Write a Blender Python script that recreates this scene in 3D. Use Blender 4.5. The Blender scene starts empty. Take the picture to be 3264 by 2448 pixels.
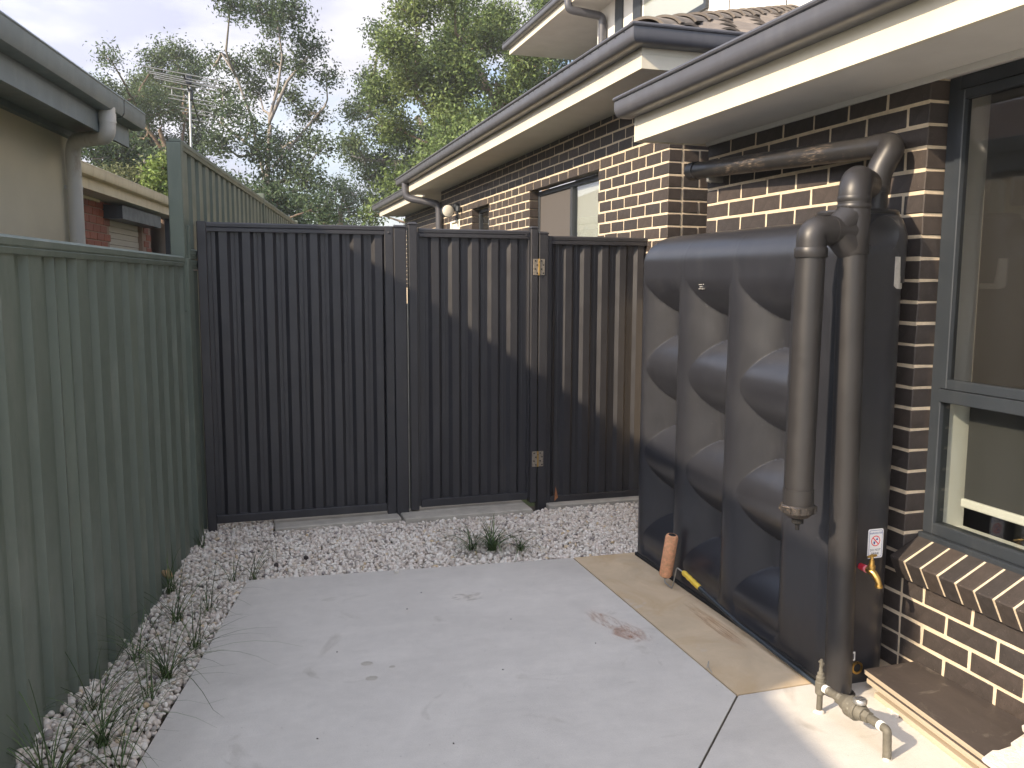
import bpy, math, random
import numpy as np
from mathutils import Vector, Matrix
random.seed(7); RNG = np.random.default_rng(11)
scene = bpy.context.scene
COL = scene.collection
R = math.radians

# ------------------------------------------------------------------ camera
FPX, YAW, PIT, ROL, EYE = 2734.8, 0.302594, 0.118875, 0.0039065, 1.6
_cy, _sy, _cp, _sp = math.cos(YAW), math.sin(YAW), math.cos(PIT), math.sin(PIT)
CF = Vector((_sy*_cp, _cy*_cp, -_sp)); _rt = Vector((_cy, -_sy, 0)); _up = _rt.cross(CF)
CR = _rt*math.cos(ROL) + _up*math.sin(ROL); CU = -_rt*math.sin(ROL) + _up*math.cos(ROL)
cd = bpy.data.cameras.new('camera'); cam = bpy.data.objects.new('camera', cd); COL.objects.link(cam)
m = Matrix((( CR.x, CU.x, -CF.x, 0), (CR.y, CU.y, -CF.y, 0), (CR.z, CU.z, -CF.z, EYE), (0, 0, 0, 1)))
cam.matrix_world = m
cd.sensor_width = 36; cd.sensor_fit = 'HORIZONTAL'; cd.lens = FPX/3264*36; cd.clip_end = 1000; cd.clip_start = .05
scene.camera = cam

# ------------------------------------------------------------------ sky, sun, exposure
SUN = Vector((1, .34, -.625)).normalized()          # the way the light travels
el = math.asin(-SUN.z); az = math.atan2(-SUN.x, -SUN.y)
w = bpy.data.worlds.new('World'); scene.world = w; w.use_nodes = True
nt = w.node_tree; nt.nodes.clear(); N = nt.nodes; L = nt.links
out = N.new('ShaderNodeOutputWorld'); bg = N.new('ShaderNodeBackground'); sky = N.new('ShaderNodeTexSky')
sky.sky_type = 'NISHITA'; sky.sun_disc = False; sky.sun_elevation = el; sky.sun_rotation = az
sky.air_density = 1.0; sky.dust_density = 1.5; sky.ozone_density = 1.0
tc = N.new('ShaderNodeTexCoord'); mp = N.new('ShaderNodeMapping'); mp.inputs['Scale'].default_value = (1.6, 1.6, 4.2); mp.inputs['Location'].default_value = (.3, .9, .2)
n1 = N.new('ShaderNodeTexNoise'); n1.inputs['Scale'].default_value = 1.7; n1.inputs['Detail'].default_value = 7; n1.inputs['Roughness'].default_value = .55; n1.inputs['Distortion'].default_value = .4
n2 = N.new('ShaderNodeTexNoise'); n2.inputs['Scale'].default_value = 3.1; n2.inputs['Detail'].default_value = 6
cr = N.new('ShaderNodeValToRGB'); cr.color_ramp.elements[0].position = .43; cr.color_ramp.elements[1].position = .58
cc = N.new('ShaderNodeValToRGB'); cc.color_ramp.elements[0].position = .36; cc.color_ramp.elements[1].position = .62
cc.color_ramp.elements[0].color = (2.75, 2.85, 3.6, 1); cc.color_ramp.elements[1].color = (4.8, 4.75, 5.0, 1)
mx = N.new('ShaderNodeMix'); mx.data_type = 'RGBA'
L.new(tc.outputs['Generated'], mp.inputs[0]); L.new(mp.outputs[0], n1.inputs['Vector']); L.new(mp.outputs[0], n2.inputs['Vector'])
L.new(n1.outputs['Fac'], cr.inputs[0]); L.new(n2.outputs['Fac'], cc.inputs[0])
L.new(cr.outputs['Color'], mx.inputs[0]); L.new(sky.outputs[0], mx.inputs[6]); dt = N.new('ShaderNodeVectorMath'); dt.operation = 'DOT_PRODUCT'; dt.inputs[1].default_value = tuple(-SUN); L.new(tc.outputs['Generated'], dt.inputs[0])
def mth(op, a_, b_):
    q = N.new('ShaderNodeMath'); q.operation = op
    for i, z in enumerate((a_, b_)):
        if isinstance(z, (int, float)): q.inputs[i].default_value = z
        else: L.new(z, q.inputs[i])
    return q.outputs[0]
h_ = mth('MULTIPLY', mth('ADD', dt.outputs['Value'], 1.0), .5); gl = mth('ADD', mth('MULTIPLY', mth('POWER', h_, 2.0), 2.8), .47)   # thin cloud is brighter towards the sun
ad = N.new('ShaderNodeVectorMath'); ad.operation = 'SCALE'; L.new(cc.outputs['Color'], ad.inputs[0]); L.new(gl, ad.inputs['Scale'])
L.new(ad.outputs[0], mx.inputs[7])
L.new(mx.outputs[2], bg.inputs['Color']); bg.inputs['Strength'].default_value = .10
L.new(bg.outputs[0], out.inputs['Surface'])
sd = bpy.data.lights.new('sun', 'SUN'); sd.energy = 3.1; sd.angle = R(1.0); sd.color = (1.0, .82, .60)
so = bpy.data.objects.new('sun', sd); COL.objects.link(so)
so.rotation_euler = SUN.to_track_quat('-Z', 'Y').to_euler(); so.location = (-8, -4, 9)
vs = scene.view_settings; vs.view_transform = 'Standard'; vs.look = 'None'; vs.gamma = 1; vs.use_curve_mapping = False; vs.exposure = 1.38

# ------------------------------------------------------------------ helpers
D = 1.4756
def at(px, py, Y):
    """point at depth Y that is seen at (px,py) of the 2212 px wide photograph; used to survey far trees"""
    u, v = px*D, py*D
    r = CF + CR*((u-1632)/FPX) - CU*((v-1224)/FPX)
    t = Y/r.y
    return Vector((r.x*t, Y, EYE+r.z*t))

WL = {}
def tag(o, label=None, cat=None, group=None, kind=None):
    if label: o['label'] = label
    if cat: o['category'] = cat
    if group: o['group'] = group
    if kind: o['kind'] = kind
    return o
def empty(name, loc, label=None, cat=None, group=None, kind=None):
    o = bpy.data.objects.new(name, None); COL.objects.link(o); o.location = loc; o.empty_display_size = .1
    WL[o.name] = Vector(loc); return tag(o, label, cat, group, kind)
def link(name, me, mat, parent, origin=None):
    o = bpy.data.objects.new(name, me); COL.objects.link(o)
    if mat: 
        for q in (mat if isinstance(mat, (list, tuple)) else [mat]): me.materials.append(q)
    base = WL[parent.name] if parent else Vector(origin)
    if parent: o.parent = parent
    else: o.location = base
    WL[o.name] = base
    return o

class MB:
    def __init__(s): s.v = []; s.f = []; s.m = []; s.mi = 0
    def add(s, vs_, fs_):
        b = len(s.v); s.v += [tuple(p) for p in vs_]; s.f += [tuple(i+b for i in f) for f in fs_]; s.m += [s.mi]*len(fs_); return s
    def box(s, x0, y0, z0, x1, y1, z1, bev=0):
        if bev > 0 and min(abs(x1-x0), abs(y1-y0), abs(z1-z0)) > 2.2*bev: return s.bbox(x0, y0, z0, x1, y1, z1, bev)
        return s.add([(x0,y0,z0),(x1,y0,z0),(x1,y1,z0),(x0,y1,z0),(x0,y0,z1),(x1,y0,z1),(x1,y1,z1),(x0,y1,z1)],
              [(0,3,2,1),(4,5,6,7),(0,1,5,4),(1,2,6,5),(2,3,7,6),(3,0,4,7)])
    def bbox(s, x0, y0, z0, x1, y1, z1, b, jit=0, rnd=None):
        X, Y, Z = (x0, x1), (y0, y1), (z0, z1); V = []; idx = {}
        for i in (0, 1):
            for j in (0, 1):
                for k in (0, 1):
                    sx, sy, sz = (1, -1)[i], (1, -1)[j], (1, -1)[k]
                    jx, jy, jz = [(rnd.uniform(-jit, jit) if rnd else 0) for _ in range(3)]
                    for a, d in ((0, (0, b, b)), (1, (b, 0, b)), (2, (b, b, 0))):
                        idx[(i, j, k, a)] = len(V); V.append((X[i]+sx*d[0]+jx, Y[j]+sy*d[1]+jy, Z[k]+sz*d[2]+jz))
        F = []
        g = lambda i, j, k, a: idx[(i, j, k, a)]
        F += [(g(0,0,0,0), g(0,0,1,0), g(0,1,1,0), g(0,1,0,0)), (g(1,0,0,0), g(1,1,0,0), g(1,1,1,0), g(1,0,1,0))]
        F += [(g(0,0,0,1), g(1,0,0,1), g(1,0,1,1), g(0,0,1,1)), (g(0,1,0,1), g(0,1,1,1), g(1,1,1,1), g(1,1,0,1))]
        F += [(g(0,0,0,2), g(0,1,0,2), g(1,1,0,2), g(1,0,0,2)), (g(0,0,1,2), g(1,0,1,2), g(1,1,1,2), g(0,1,1,2))]
        for j in (0, 1):
            for k in (0, 1): F.append((g(0,j,k,1), g(1,j,k,1), g(1,j,k,2), g(0,j,k,2)) if (j+k) % 2 == 0 else (g(0,j,k,2), g(1,j,k,2), g(1,j,k,1), g(0,j,k,1)))
        for i in (0, 1):
            for k in (0, 1): F.append((g(i,0,k,2), g(i,1,k,2), g(i,1,k,0), g(i,0,k,0)) if (i+k) % 2 == 0 else (g(i,0,k,0), g(i,1,k,0), g(i,1,k,2), g(i,0,k,2)))
        for i in (0, 1):
            for j in (0, 1): F.append((g(i,j,0,0), g(i,j,1,0), g(i,j,1,1), g(i,j,0,1)) if (i+j) % 2 == 0 else (g(i,j,0,1), g(i,j,1,1), g(i,j,1,0), g(i,j,0,0)))
        for i in (0, 1):
            for j in (0, 1):
                for k in (0, 1): F.append((g(i,j,k,0), g(i,j,k,1), g(i,j,k,2)))
        return s.add(V, F)
    def tube(s, pts, rad, n=16, caps=True):
        pts = [Vector(p) for p in pts]; rad = rad if isinstance(rad, (list, tuple)) else [rad]*len(pts)
        up = None; V = []; F = []
        for i, p in enumerate(pts):
            t = (pts[min(i+1, len(pts)-1)]-pts[max(i-1, 0)]).normalized()
            if up is None: up = t.orthogonal().normalized()
            up = (up - t*up.dot(t));  up = up.normalized() if up.length > 1e-6 else t.orthogonal().normalized()
            sd_ = t.cross(up)
            for k in range(n):
                a = 2*math.pi*k/n; V.append(p + (up*math.cos(a)+sd_*math.sin(a))*rad[i])
            if i:
                for k in range(n):
                    a0 = (i-1)*n+k; a1 = (i-1)*n+(k+1) % n; F.append((a0, a1, a1+n, a0+n))
        if caps: F.append(tuple(range(n-1, -1, -1))); F.append(tuple((len(pts)-1)*n+k for k in range(n)))
        return s.add(V, F)
    def lathe(s, prof, c, ax='z', n=24):
        """prof: (radius, height) pairs"""
        V = []; F = []
        for i, (r, h) in enumerate(prof):
            for k in range(n):
                a = 2*math.pi*k/n; q = (r*math.cos(a), r*math.sin(a), h)
                if ax == 'x': q = (q[2], q[0], q[1])
                if ax == 'y': q = (q[1], q[2], q[0])
                V.append((c[0]+q[0], c[1]+q[1], c[2]+q[2]))
            if i:
                for k in range(n):
                    a0 = (i-1)*n+k; a1 = (i-1)*n+(k+1) % n; F.append((a0, a1, a1+n, a0+n))
        F.append(tuple(range(n-1, -1, -1))); F.append(tuple((len(prof)-1)*n+k for k in range(n)))
        return s.add(V, F)
    def prism(s, poly, z0, z1):
        n = len(poly)
        return s.add([(x, y, z0) for x, y in poly]+[(x, y, z1) for x, y in poly],
                     [tuple(range(n-1, -1, -1)), tuple(range(n, 2*n))]+[(i, (i+1) % n, (i+1) % n+n, i+n) for i in range(n)])
    def sweep(s, prof, path, closed_prof=True):
        """prof (o,z): o = distance to the left of travel; path (x,y) corners, mitred"""
        P = [Vector(p) for p in path]; n = len(prof); V = []; F = []
        for i, p in enumerate(P):
            d0 = (P[i]-P[i-1]).normalized() if i else (P[1]-P[0]).normalized()
            d1 = (P[i+1]-P[i]).normalized() if i < len(P)-1 else d0
            n0 = Vector((-d0.y, d0.x)); n1_ = Vector((-d1.y, d1.x)); mm = (n0+n1_).normalized(); k = 1/max(.2, mm.dot(n0))
            for o, z in prof: V.append((p.x+mm.x*o*k, p.y+mm.y*o*k, z))
            if i:
                for q in range(n if closed_prof else n-1):
                    a = (i-1)*n+q; b = (i-1)*n+(q+1) % n; F.append((a, a+n, b+n, b))
        if closed_prof: F.append(tuple(range(n))); F.append(tuple(reversed([(len(P)-1)*n+q for q in range(n)])))
        return s.add(V, F)
    def xf(s, M, start=0):
        for i in range(start, len(s.v)): s.v[i] = tuple(M @ Vector(s.v[i]))
        return s
    def build(s, name, mat, parent=None, smooth=None, kind=None, label=None, cat=None, group=None, origin=None):
        V = np.array(s.v, float)
        if parent: base = WL[parent.name]
        else:
            lo, hi = V.min(0), V.max(0); base = Vector(origin) if origin else Vector(((lo[0]+hi[0])/2, (lo[1]+hi[1])/2, lo[2]))
        me = bpy.data.meshes.new(name); me.from_pydata([tuple(p) for p in (V-np.array(base))], [], s.f)
        if isinstance(mat, (list, tuple)): me.polygons.foreach_set('material_index', s.m)
        if smooth:
            me.polygons.foreach_set('use_smooth', [True]*len(me.polygons)); me.set_sharp_from_angle(angle=R(smooth))
        o = link(name, me, mat, parent, base); me.update()
        return tag(o, label, cat, group, kind)

def npmesh(name, V, F, mat, parent=None, smooth=False, **kw):
    """V (n,3), F (m,3|4) numpy"""
    V = np.asarray(V, float); F = np.asarray(F); k = F.shape[1]
    base = WL[parent.name] if parent else Vector(((V[:,0].min()+V[:,0].max())/2, (V[:,1].min()+V[:,1].max())/2, V[:,2].min()))
    me = bpy.data.meshes.new(name); me.vertices.add(len(V)); me.vertices.foreach_set('co', (V-np.array(base)).astype('f').ravel())
    me.loops.add(F.size); me.loops.foreach_set('vertex_index', F.ravel().astype('i'))
    me.polygons.add(len(F)); me.polygons.foreach_set('loop_start', np.arange(0, F.size, k, dtype='i'))
    try: me.polygons.foreach_set('loop_total', np.full(len(F), k, 'i'))
    except Exception: pass
    if smooth: me.polygons.foreach_set('use_smooth', np.ones(len(F), bool))
    me.update(calc_edges=True)
    if smooth and smooth is not True: me.set_sharp_from_angle(angle=R(smooth))
    o = link(name, me, mat, parent, base)
    return tag(o, **kw)

# ------------------------------------------------------------------ materials
def rgb(*c): return (c[0], c[1], c[2], 1)
class Mat:
    def __init__(s, name, col=(.5,.5,.5), rough=.6, metal=0, spec=.5):
        s.m = bpy.data.materials.new(name); s.m.use_nodes = True; s.t = s.m.node_tree; s.b = s.t.nodes['Principled BSDF']
        s.b.inputs['Base Color'].default_value = rgb(*col); s.b.inputs['Roughness'].default_value = rough
        s.b.inputs['Metallic'].default_value = metal; s.b.inputs['Specular IOR Level'].default_value = spec
        s.col = None; s.base = rgb(*col); s._c = None
    def n(s, t, **k):
        q = s.t.nodes.new(t)
        for a, b in k.items():
            if a in q.inputs: q.inputs[a].default_value = b
            else: setattr(q, a, b)
        return q
    def l(s, a, b): s.t.links.new(a, b)
    def coord(s, kind='Object', scale=None):
        if s._c is None: s._c = s.n('ShaderNodeTexCoord')
        o = s._c.outputs[kind]
        if scale:
            q = s.n('ShaderNodeMapping'); q.inputs['Scale'].default_value = scale; s.l(o, q.inputs[0]); o = q.outputs[0]
        return o
    def noise(s, scale, detail=4, rough=.55, stretch=None, dist=0):
        q = s.n('ShaderNodeTexNoise', Scale=scale, Detail=detail, Roughness=rough, Distortion=dist); s.l(s.coord(scale=stretch), q.inputs['Vector']); return q.outputs['Fac']
    def ramp(s, fac, a, b, ca=(0,0,0), cb=(1,1,1)):
        q = s.n('ShaderNodeValToRGB'); e = q.color_ramp.elements; e[0].position = a; e[1].position = b; e[0].color = rgb(*ca); e[1].color = rgb(*cb); s.l(fac, q.inputs[0]); return q.outputs['Color']
    def mixc(s, fac, colr, mode='MIX'):
        """layer a colour over what is there"""
        q = s.n('ShaderNodeMix', data_type='RGBA', blend_type=mode)
        if isinstance(fac, (int, float)): q.inputs[0].default_value = fac
        else: s.l(fac, q.inputs[0])
        if s.col is None: q.inputs[6].default_value = s.base
        else: s.l(s.col, q.inputs[6])
        if isinstance(colr, tuple): q.inputs[7].default_value = rgb(*colr)
        else: s.l(colr, q.inputs[7])
        s.col = q.outputs[2]; s.l(s.col, s.b.inputs['Base Color']); return s
    def vary(s, fac, lo, hi):
        """multiply by grey between lo and hi"""
        return s.mixc(1.0, s.ramp(fac, .25, .75, (lo,)*3, (hi,)*3), 'MULTIPLY')
    def bump(s, fac, strength=.3, dist=.01):
        q = s.n('ShaderNodeBump', Strength=strength, Distance=dist); s.l(fac, q.inputs['Height'])
        if s.b.inputs['Normal'].links: s.l(s.b.inputs['Normal'].links[0].from_socket, q.inputs['Normal'])
        s.l(q.outputs[0], s.b.inputs['Normal']); return s
    def roughvar(s, fac, lo, hi): s.l(s.ramp(fac, .3, .7, (lo,)*3, (hi,)*3), s.b.inputs['Roughness']); return s
    def objrand(s): return s.n('ShaderNodeObjectInfo').outputs['Random']
    def island(s): return s.n('ShaderNodeNewGeometry').outputs['Random Per Island']
    def mul(s, a, b, op='MULTIPLY'):
        q = s.n('ShaderNodeMath', operation=op)
        for i, z in enumerate((a, b)):
            if isinstance(z, (int, float)): q.inputs[i].default_value = z
            else: s.l(z, q.inputs[i])
        return q.outputs[0]
M = {}
def mk(name, *a, **k): M[name] = Mat(name, *a, **k); return M[name]

c = mk('concrete', (.61,.578,.525), .85); c.vary(c.noise(1.3, 6, .6, dist=.8), .86, 1.08); c.vary(c.noise(14, 8, .7), .94, 1.05)
c.mixc(c.ramp(c.noise(2.3, 5, .6, dist=1.5), .62, .78), (.40,.37,.32)); c.mixc(c.ramp(c.noise(90, 2), .73, .76), (.2,.19,.18))
c.vary(c.noise(3.0, 8, .72, stretch=(1,2.5,1), dist=.4), .93, 1.05); c.vary(c.noise(170, 3, .6), .95, 1.04); c.bump(c.noise(140, 5, .75), .5, .003); c.bump(c.noise(9, 7, .65, stretch=(1, 5, 1), dist=.6), .25, .004)  # stretched mottle puts faint light and shade bands into the slab colour
c.roughvar(c.noise(3, 4), .6, .9)
c = mk('concrete_pad', (.58,.46,.31), .85); c.vary(c.noise(4, 7, .65, dist=.6), .82, 1.12); c.mixc(c.ramp(c.noise(3.2, 6, .6, dist=1.2), .48, .70), (.50,.37,.22)); c.mixc(c.ramp(c.noise(2.1, 5, .6, dist=.5), .60, .72), (.55,.51,.45))
c.bump(c.noise(110, 5, .7), .3, .002)
c = mk('concrete_old', (.46,.43,.37), .9); c.vary(c.noise(9, 6, .65), .7, 1.15); c.bump(c.noise(60, 5, .7), .4, .004)
c = mk('soil', (.09,.075,.055), 1); c.vary(c.noise(5, 6, .7), .6, 1.3); c.bump(c.noise(30, 6, .7), .6, .02)
c = mk('grass_ground', (.06,.085,.03), 1); c.vary(c.noise(2, 7, .7), .6, 1.4); c.mixc(c.ramp(c.noise(.7, 5), .5, .7), (.12,.10,.06)); c.bump(c.noise(40, 6, .7), .8, .03)
c = mk('pebble', (.66,.62,.58), .75)
rr = c.n('ShaderNodeValToRGB'); e = rr.color_ramp.elements; e[0].position = 0; e[0].color = rgb(.22,.19,.18); e[1].position = 1; e[1].color = rgb(.66,.60,.52)
for p_, q_ in ((.02, (.36,.33,.30)), (.07, (.50,.44,.38)), (.22, (.64,.56,.48)), (.45, (.73,.68,.60)), (.7, (.80,.76,.69)), (.90, (.68,.59,.52)), (.965, (.62,.57,.5)), (.985, (.60,.46,.28))):
    x_ = rr.color_ramp.elements.new(p_); x_.color = rgb(*q_)
c.l(c.island(), rr.inputs[0]); c.col = rr.outputs[0]; c.l(c.col, c.b.inputs['Base Color']); c.vary(c.noise(60, 4), .88, 1.06); c.bump(c.noise(160, 4), .25, .002)
c = mk('rock_tan', (.45,.31,.17), .9); c.vary(c.noise(25, 5), .6, 1.2); c.bump(c.noise(50, 5), .5, .01)

def brickmat(name, c0, c1):
    c = mk(name, c0, .62, spec=.45); rnd_ = c.mul(c.mul(c.objrand(), c.island(), 'ADD'), .5)
    c.mixc(c.ramp(rnd_, .2, .8), c1); c.vary(c.noise(22, 6, .7), .66, 1.32)
    c.mixc(c.ramp(c.noise(130, 3, .6), .70, .74), (.30,.26,.24)); c.mixc(c.ramp(c.noise(75, 3, .6), .26, .30, (1,1,1), (0,0,0)), (.012,.010,.010))
    c.bump(c.noise(110, 5, .7), .5, .003); c.bump(c.noise(260, 2), .25, .002); return c
brickmat('brick_dark', (.036,.031,.030), (.060,.046,.039))
brickmat('brick_red', (.27,.072,.035), (.20,.055,.030))
c = mk('mortar', (.70,.59,.44), .95); c.vary(c.noise(18, 7, .75), .68, 1.08); c.bump(c.noise(90, 6, .75), .8, .006)
c = mk('mortar_grey', (.28,.2,.16), .95)
def steel(name, col, rough=.42, spec=.5, dust=(.3,.3,.28), dk=.06):
    c = mk(name, col, rough, spec=spec); c.vary(c.noise(3, 5, .6), .92, 1.06); c.mixc(c.mul(c.ramp(c.noise(7, 6, .7, stretch=(1,1,.25)), .5, .8), dk), dust)
    c.roughvar(c.noise(8, 4), rough-.06, rough+.08); c.bump(c.noise(3.0, 2, stretch=(1,1,.4)), .08, .01); return c
steel('fence_green', (.122,.150,.120), .5, dust=(.35,.36,.3), dk=.25)
steel('fence_dark', (.030,.030,.034), .40, dust=(.20,.2,.2), dk=.10)
steel('gutter_slate', (.070,.072,.084), .35, dust=(.3,.3,.3), dk=.1)
steel('gutter_green', (.18,.215,.225), .45, dust=(.4,.4,.38), dk=.25)
steel('frame_slate', (.026,.032,.040), .42)
steel('fascia_white', (.60,.56,.46), .5, dust=(.5,.46,.38), dk=.1)
steel('soffit', (.56,.55,.53), .8, dust=(.3,.3,.28), dk=.1)
steel('fascia_cream', (.62,.53,.37), .5, dust=(.3,.22,.12), dk=.5)
c = mk('render_cream', (.66,.60,.46), .9); c.vary(c.noise(2, 6), .92, 1.05); c.bump(c.noise(150, 4), .3, .002)
c = mk('pvc_white', (.62,.60,.56), .5); c.vary(c.noise(5, 5, stretch=(1,1,.3)), .85, 1.05); c.mixc(c.ramp(c.noise(9, 6, .7, stretch=(1,1,.4)), .58, .75), (.40,.33,.27)); c.mixc(c.ramp(c.noise(45, 3), .72, .76), (.25,.22,.2))
c = mk('tank_plastic', (.020,.021,.026), .32, spec=.75); c.vary(c.noise(6, 6, .65, dist=.6), .88, 1.14); c.mixc(c.mul(c.ramp(c.noise(5, 7, .7, stretch=(1,1,.35), dist=1.5), .50, .8), .07), (.20,.20,.20)); c.mixc(c.mul(c.ramp(c.noise(38, 3, .5, stretch=(1,.3,2)), .72, .76), .12), (.3,.29,.28)); c.roughvar(c.noise(5, 3, .5), .28, .35); c.bump(c.noise(140, 3), .03, .001)
c = mk('pipe_black', (.022,.021,.022), .36, spec=.5); c.vary(c.noise(9, 5, .6, stretch=(1,1,.3)), .85, 1.2); c.roughvar(c.noise(12, 5), .34, .5)
c = mk('pipe_scuffed', (.024,.023,.023), .38, spec=.5); c.mixc(c.mul(c.ramp(c.noise(4.5, 5, .65, stretch=(1,.8,1), dist=.7), .50, .66), c.ramp(c.noise(110, 4, .6, stretch=(2,.16,2)), .50, .66)), (.26,.20,.15)); c.roughvar(c.noise(12, 5), .3, .5)
mk('hole_black', (.01,.01,.01), .9)
c = mk('brass', (.60,.40,.13), .33, metal=1); c.roughvar(c.noise(40, 4), .25, .5)
c = mk('bronze_dirty', (.135,.125,.10), .7, metal=.2); c.vary(c.noise(18, 6, .7), .6, 1.35); c.mixc(c.ramp(c.noise(25, 5), .62, .70), (.28,.27,.23)); c.bump(c.noise(70, 5), .4, .003)
c = mk('galvanised', (.50,.50,.48), .4, metal=.8); c.vary(c.noise(20, 4), .7, 1.1)
c = mk('hinge_steel', (.42,.37,.30), .45, metal=.7); c.vary(c.noise(60, 5), .6, 1.2)
mk('tape_white', (.75,.75,.72), .6); mk('red_plastic', (.65,.03,.06), .4); mk('pink_tape', (.85,.25,.3), .5)
c = mk('fleece_orange', (.90,.46,.25), 1); c.vary(c.noise(60, 5), .75, 1.2); c.bump(c.noise(120, 5, .8), 1.0, .012)
c = mk('yellow_plastic', (.72,.50,.05), .45); c.vary(c.noise(20, 4), .8, 1.1)
c = mk('pole_blue', (.022,.03,.038), .35)
c = mk('ply_face', (.058,.047,.042), .55); c.vary(c.noise(8, 7, .7, stretch=(1,.2,1)), .7, 1.3); c.mixc(c.mul(c.ramp(c.noise(5, 9, .75, dist=.8), .54, .72), .45), (.34,.30,.24)); c.bump(c.noise(60, 5), .2, .002)
c = mk('ply_edge', (.43,.36,.27), .8); c.vary(c.noise(5, 5, .6, stretch=(1,.15,14)), .7, 1.15)
c = mk('pine', (.47,.39,.29), .75); c.vary(c.noise(4, 6, .6, stretch=(2,.15,12)), .8, 1.1)
c = mk('stone_white', (.74,.69,.62), .85); c.vary(c.noise(12, 6, .7), .82, 1.08); c.bump(c.noise(30, 6, .75), .8, .012)
c = mk('tile_roof', (.135,.118,.105), .85); c.mixc(c.ramp(c.objrand(), .1, .9), (.18,.155,.132)); c.vary(c.noise(14, 6), .75, 1.2); c.bump(c.noise(80, 5), .4, .004)
c = mk('tile_roof_old', (.12,.085,.07), .9); c.vary(c.noise(14, 6), .7, 1.2)
c = mk('cladding', (.66,.65,.62), .7); c.vary(c.noise(2, 5), .95, 1.03)
c = mk('cladding_grey', (.19,.19,.205), .6)
mk('paint_white', (.78,.76,.70), .5); mk('room_dark', (.03,.03,.032), .9); mk('pane_backing', (.66,.66,.64), .9); mk('door_white', (.80,.77,.68), .5)
c = mk('blind_grey', (.050,.049,.049), .9); c.vary(c.noise(400, 2), .9, 1.1)
mk('screen_mesh', (.085,.078,.074), .8)
c = mk('shutter', (.42,.37,.31), .6)
mk('lamp_lens', (.7,.68,.6), .2); mk('sticker_white', (.74,.72,.68), .5); mk('sticker_green', (.02,.42,.20), .5); mk('ink_blue', (.05,.08,.30), .5); mk('ink_red', (.75,.03,.04), .5); mk('ink_dark', (.08,.08,.09), .6)
c = mk('sign_white', (.80,.80,.80), .4)
def foil():
    c = mk('foil_label', (.62,.60,.56), .35, metal=.3); c.bump(c.noise(40, 4, .6), .9, .01); c.vary(c.noise(30, 4), .75, 1.1)
foil()
c = mk('glass', (.02,.02,.02), .02)
g = c.n('ShaderNodeBsdfGlossy', Roughness=.015); tr = c.n('ShaderNodeBsdfTransparent'); tr.inputs[0].default_value = (.86,.88,.87,1); fr = c.n('ShaderNodeFresnel', IOR=1.52); gm = c.n('ShaderNodeNewGeometry'); c.l(c.mul(c.mul(gm.outputs['Backfacing'], -.862), 1.52, 'ADD'), fr.inputs[0]); mxs = c.n('ShaderNodeMixShader')
fm = c.mul(fr.outputs[0], 1.3); c.l(fm, mxs.inputs[0]); c.l(tr.outputs[0], mxs.inputs[1]); c.l(g.outputs[0], mxs.inputs[2]); c.l(mxs.outputs[0], c.t.nodes['Material Output'].inputs['Surface'])
M['glass_dark'] = Mat('glass_dark'); _c = M['glass_dark']; _g = _c.n('ShaderNodeBsdfGlossy', Roughness=.03); _t = _c.n('ShaderNodeBsdfTransparent'); _t.inputs[0].default_value = (.80,.80,.79,1); _f = _c.n('ShaderNodeFresnel'); _q = _c.n('ShaderNodeNewGeometry'); _c.l(_c.mul(_c.mul(_q.outputs['Backfacing'], -.862), 1.52, 'ADD'), _f.inputs[0]); _x = _c.n('ShaderNodeMixShader'); _c.l(_c.mul(_f.outputs[0], 1.3), _x.inputs[0]); _c.l(_t.outputs[0], _x.inputs[1]); _c.l(_g.outputs[0], _x.inputs[2]); _c.l(_x.outputs[0], _c.t.nodes['Material Output'].inputs['Surface'])
def leafmat(name, c0, c1, sc=.35, tl=.3):
    c = mk(name, c0, .6, spec=.3); c.mixc(c.ramp(c.noise(sc, 3), .35, .65), c1); c.vary(c.island(), .6, 1.45)
    t_ = c.n('ShaderNodeBsdfTranslucent'); s_ = c.n('ShaderNodeMixShader'); s_.inputs[0].default_value = tl
    c.l(c.col, t_.inputs[0]); c.l(c.b.outputs[0], s_.inputs[1]); c.l(t_.outputs[0], s_.inputs[2]); c.l(s_.outputs[0], c.t.nodes['Material Output'].inputs['Surface'])
leafmat('leaf_gum', (.062,.100,.045), (.11,.15,.068), tl=.35); leafmat('leaf_gum_dark', (.050,.085,.038), (.085,.120,.055), tl=.3); leafmat('leaf_bright', (.085,.135,.042), (.15,.195,.065))
leafmat('leaf_lime', (.15,.21,.055), (.21,.26,.08)); leafmat('leaf_olive', (.12,.14,.06), (.17,.17,.08)); leafmat('blade', (.065,.115,.040), (.11,.15,.06), 3, .3)
c = mk('bark_pale', (.27,.245,.22), .9); c.vary(c.noise(1.2, 5, stretch=(1,1,.4)), .55, 1.25)
c = mk('bark_brown', (.20,.14,.10), .9); c.vary(c.noise(1.2, 5, stretch=(1,1,.4)), .5, 1.5); c.mixc(c.ramp(c.noise(.8, 4), .5, .65), (.42,.33,.24))
c = mk('rust_stain', (.28,.10,.04), .95)
mk('leaf_dry', (.38,.17,.08), .8)
def mat(n): return M[n].m

# ================================================================== SETTING
mb = MB(); mb.box(-120, -60, -.55, 140, 160, -.25); mb.build('ground', mat('grass_ground'), kind='structure')
mb = MB(); mb.box(-.72, 1.2, -.2, 3.5, 5.8, -.03); mb.build('garden_soil', mat('soil'), kind='structure')
def fx(y, x0=-.30, g=.1513): return x0+g*(y-5.7)            # the boundary fence runs at a slight angle to the house
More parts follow.
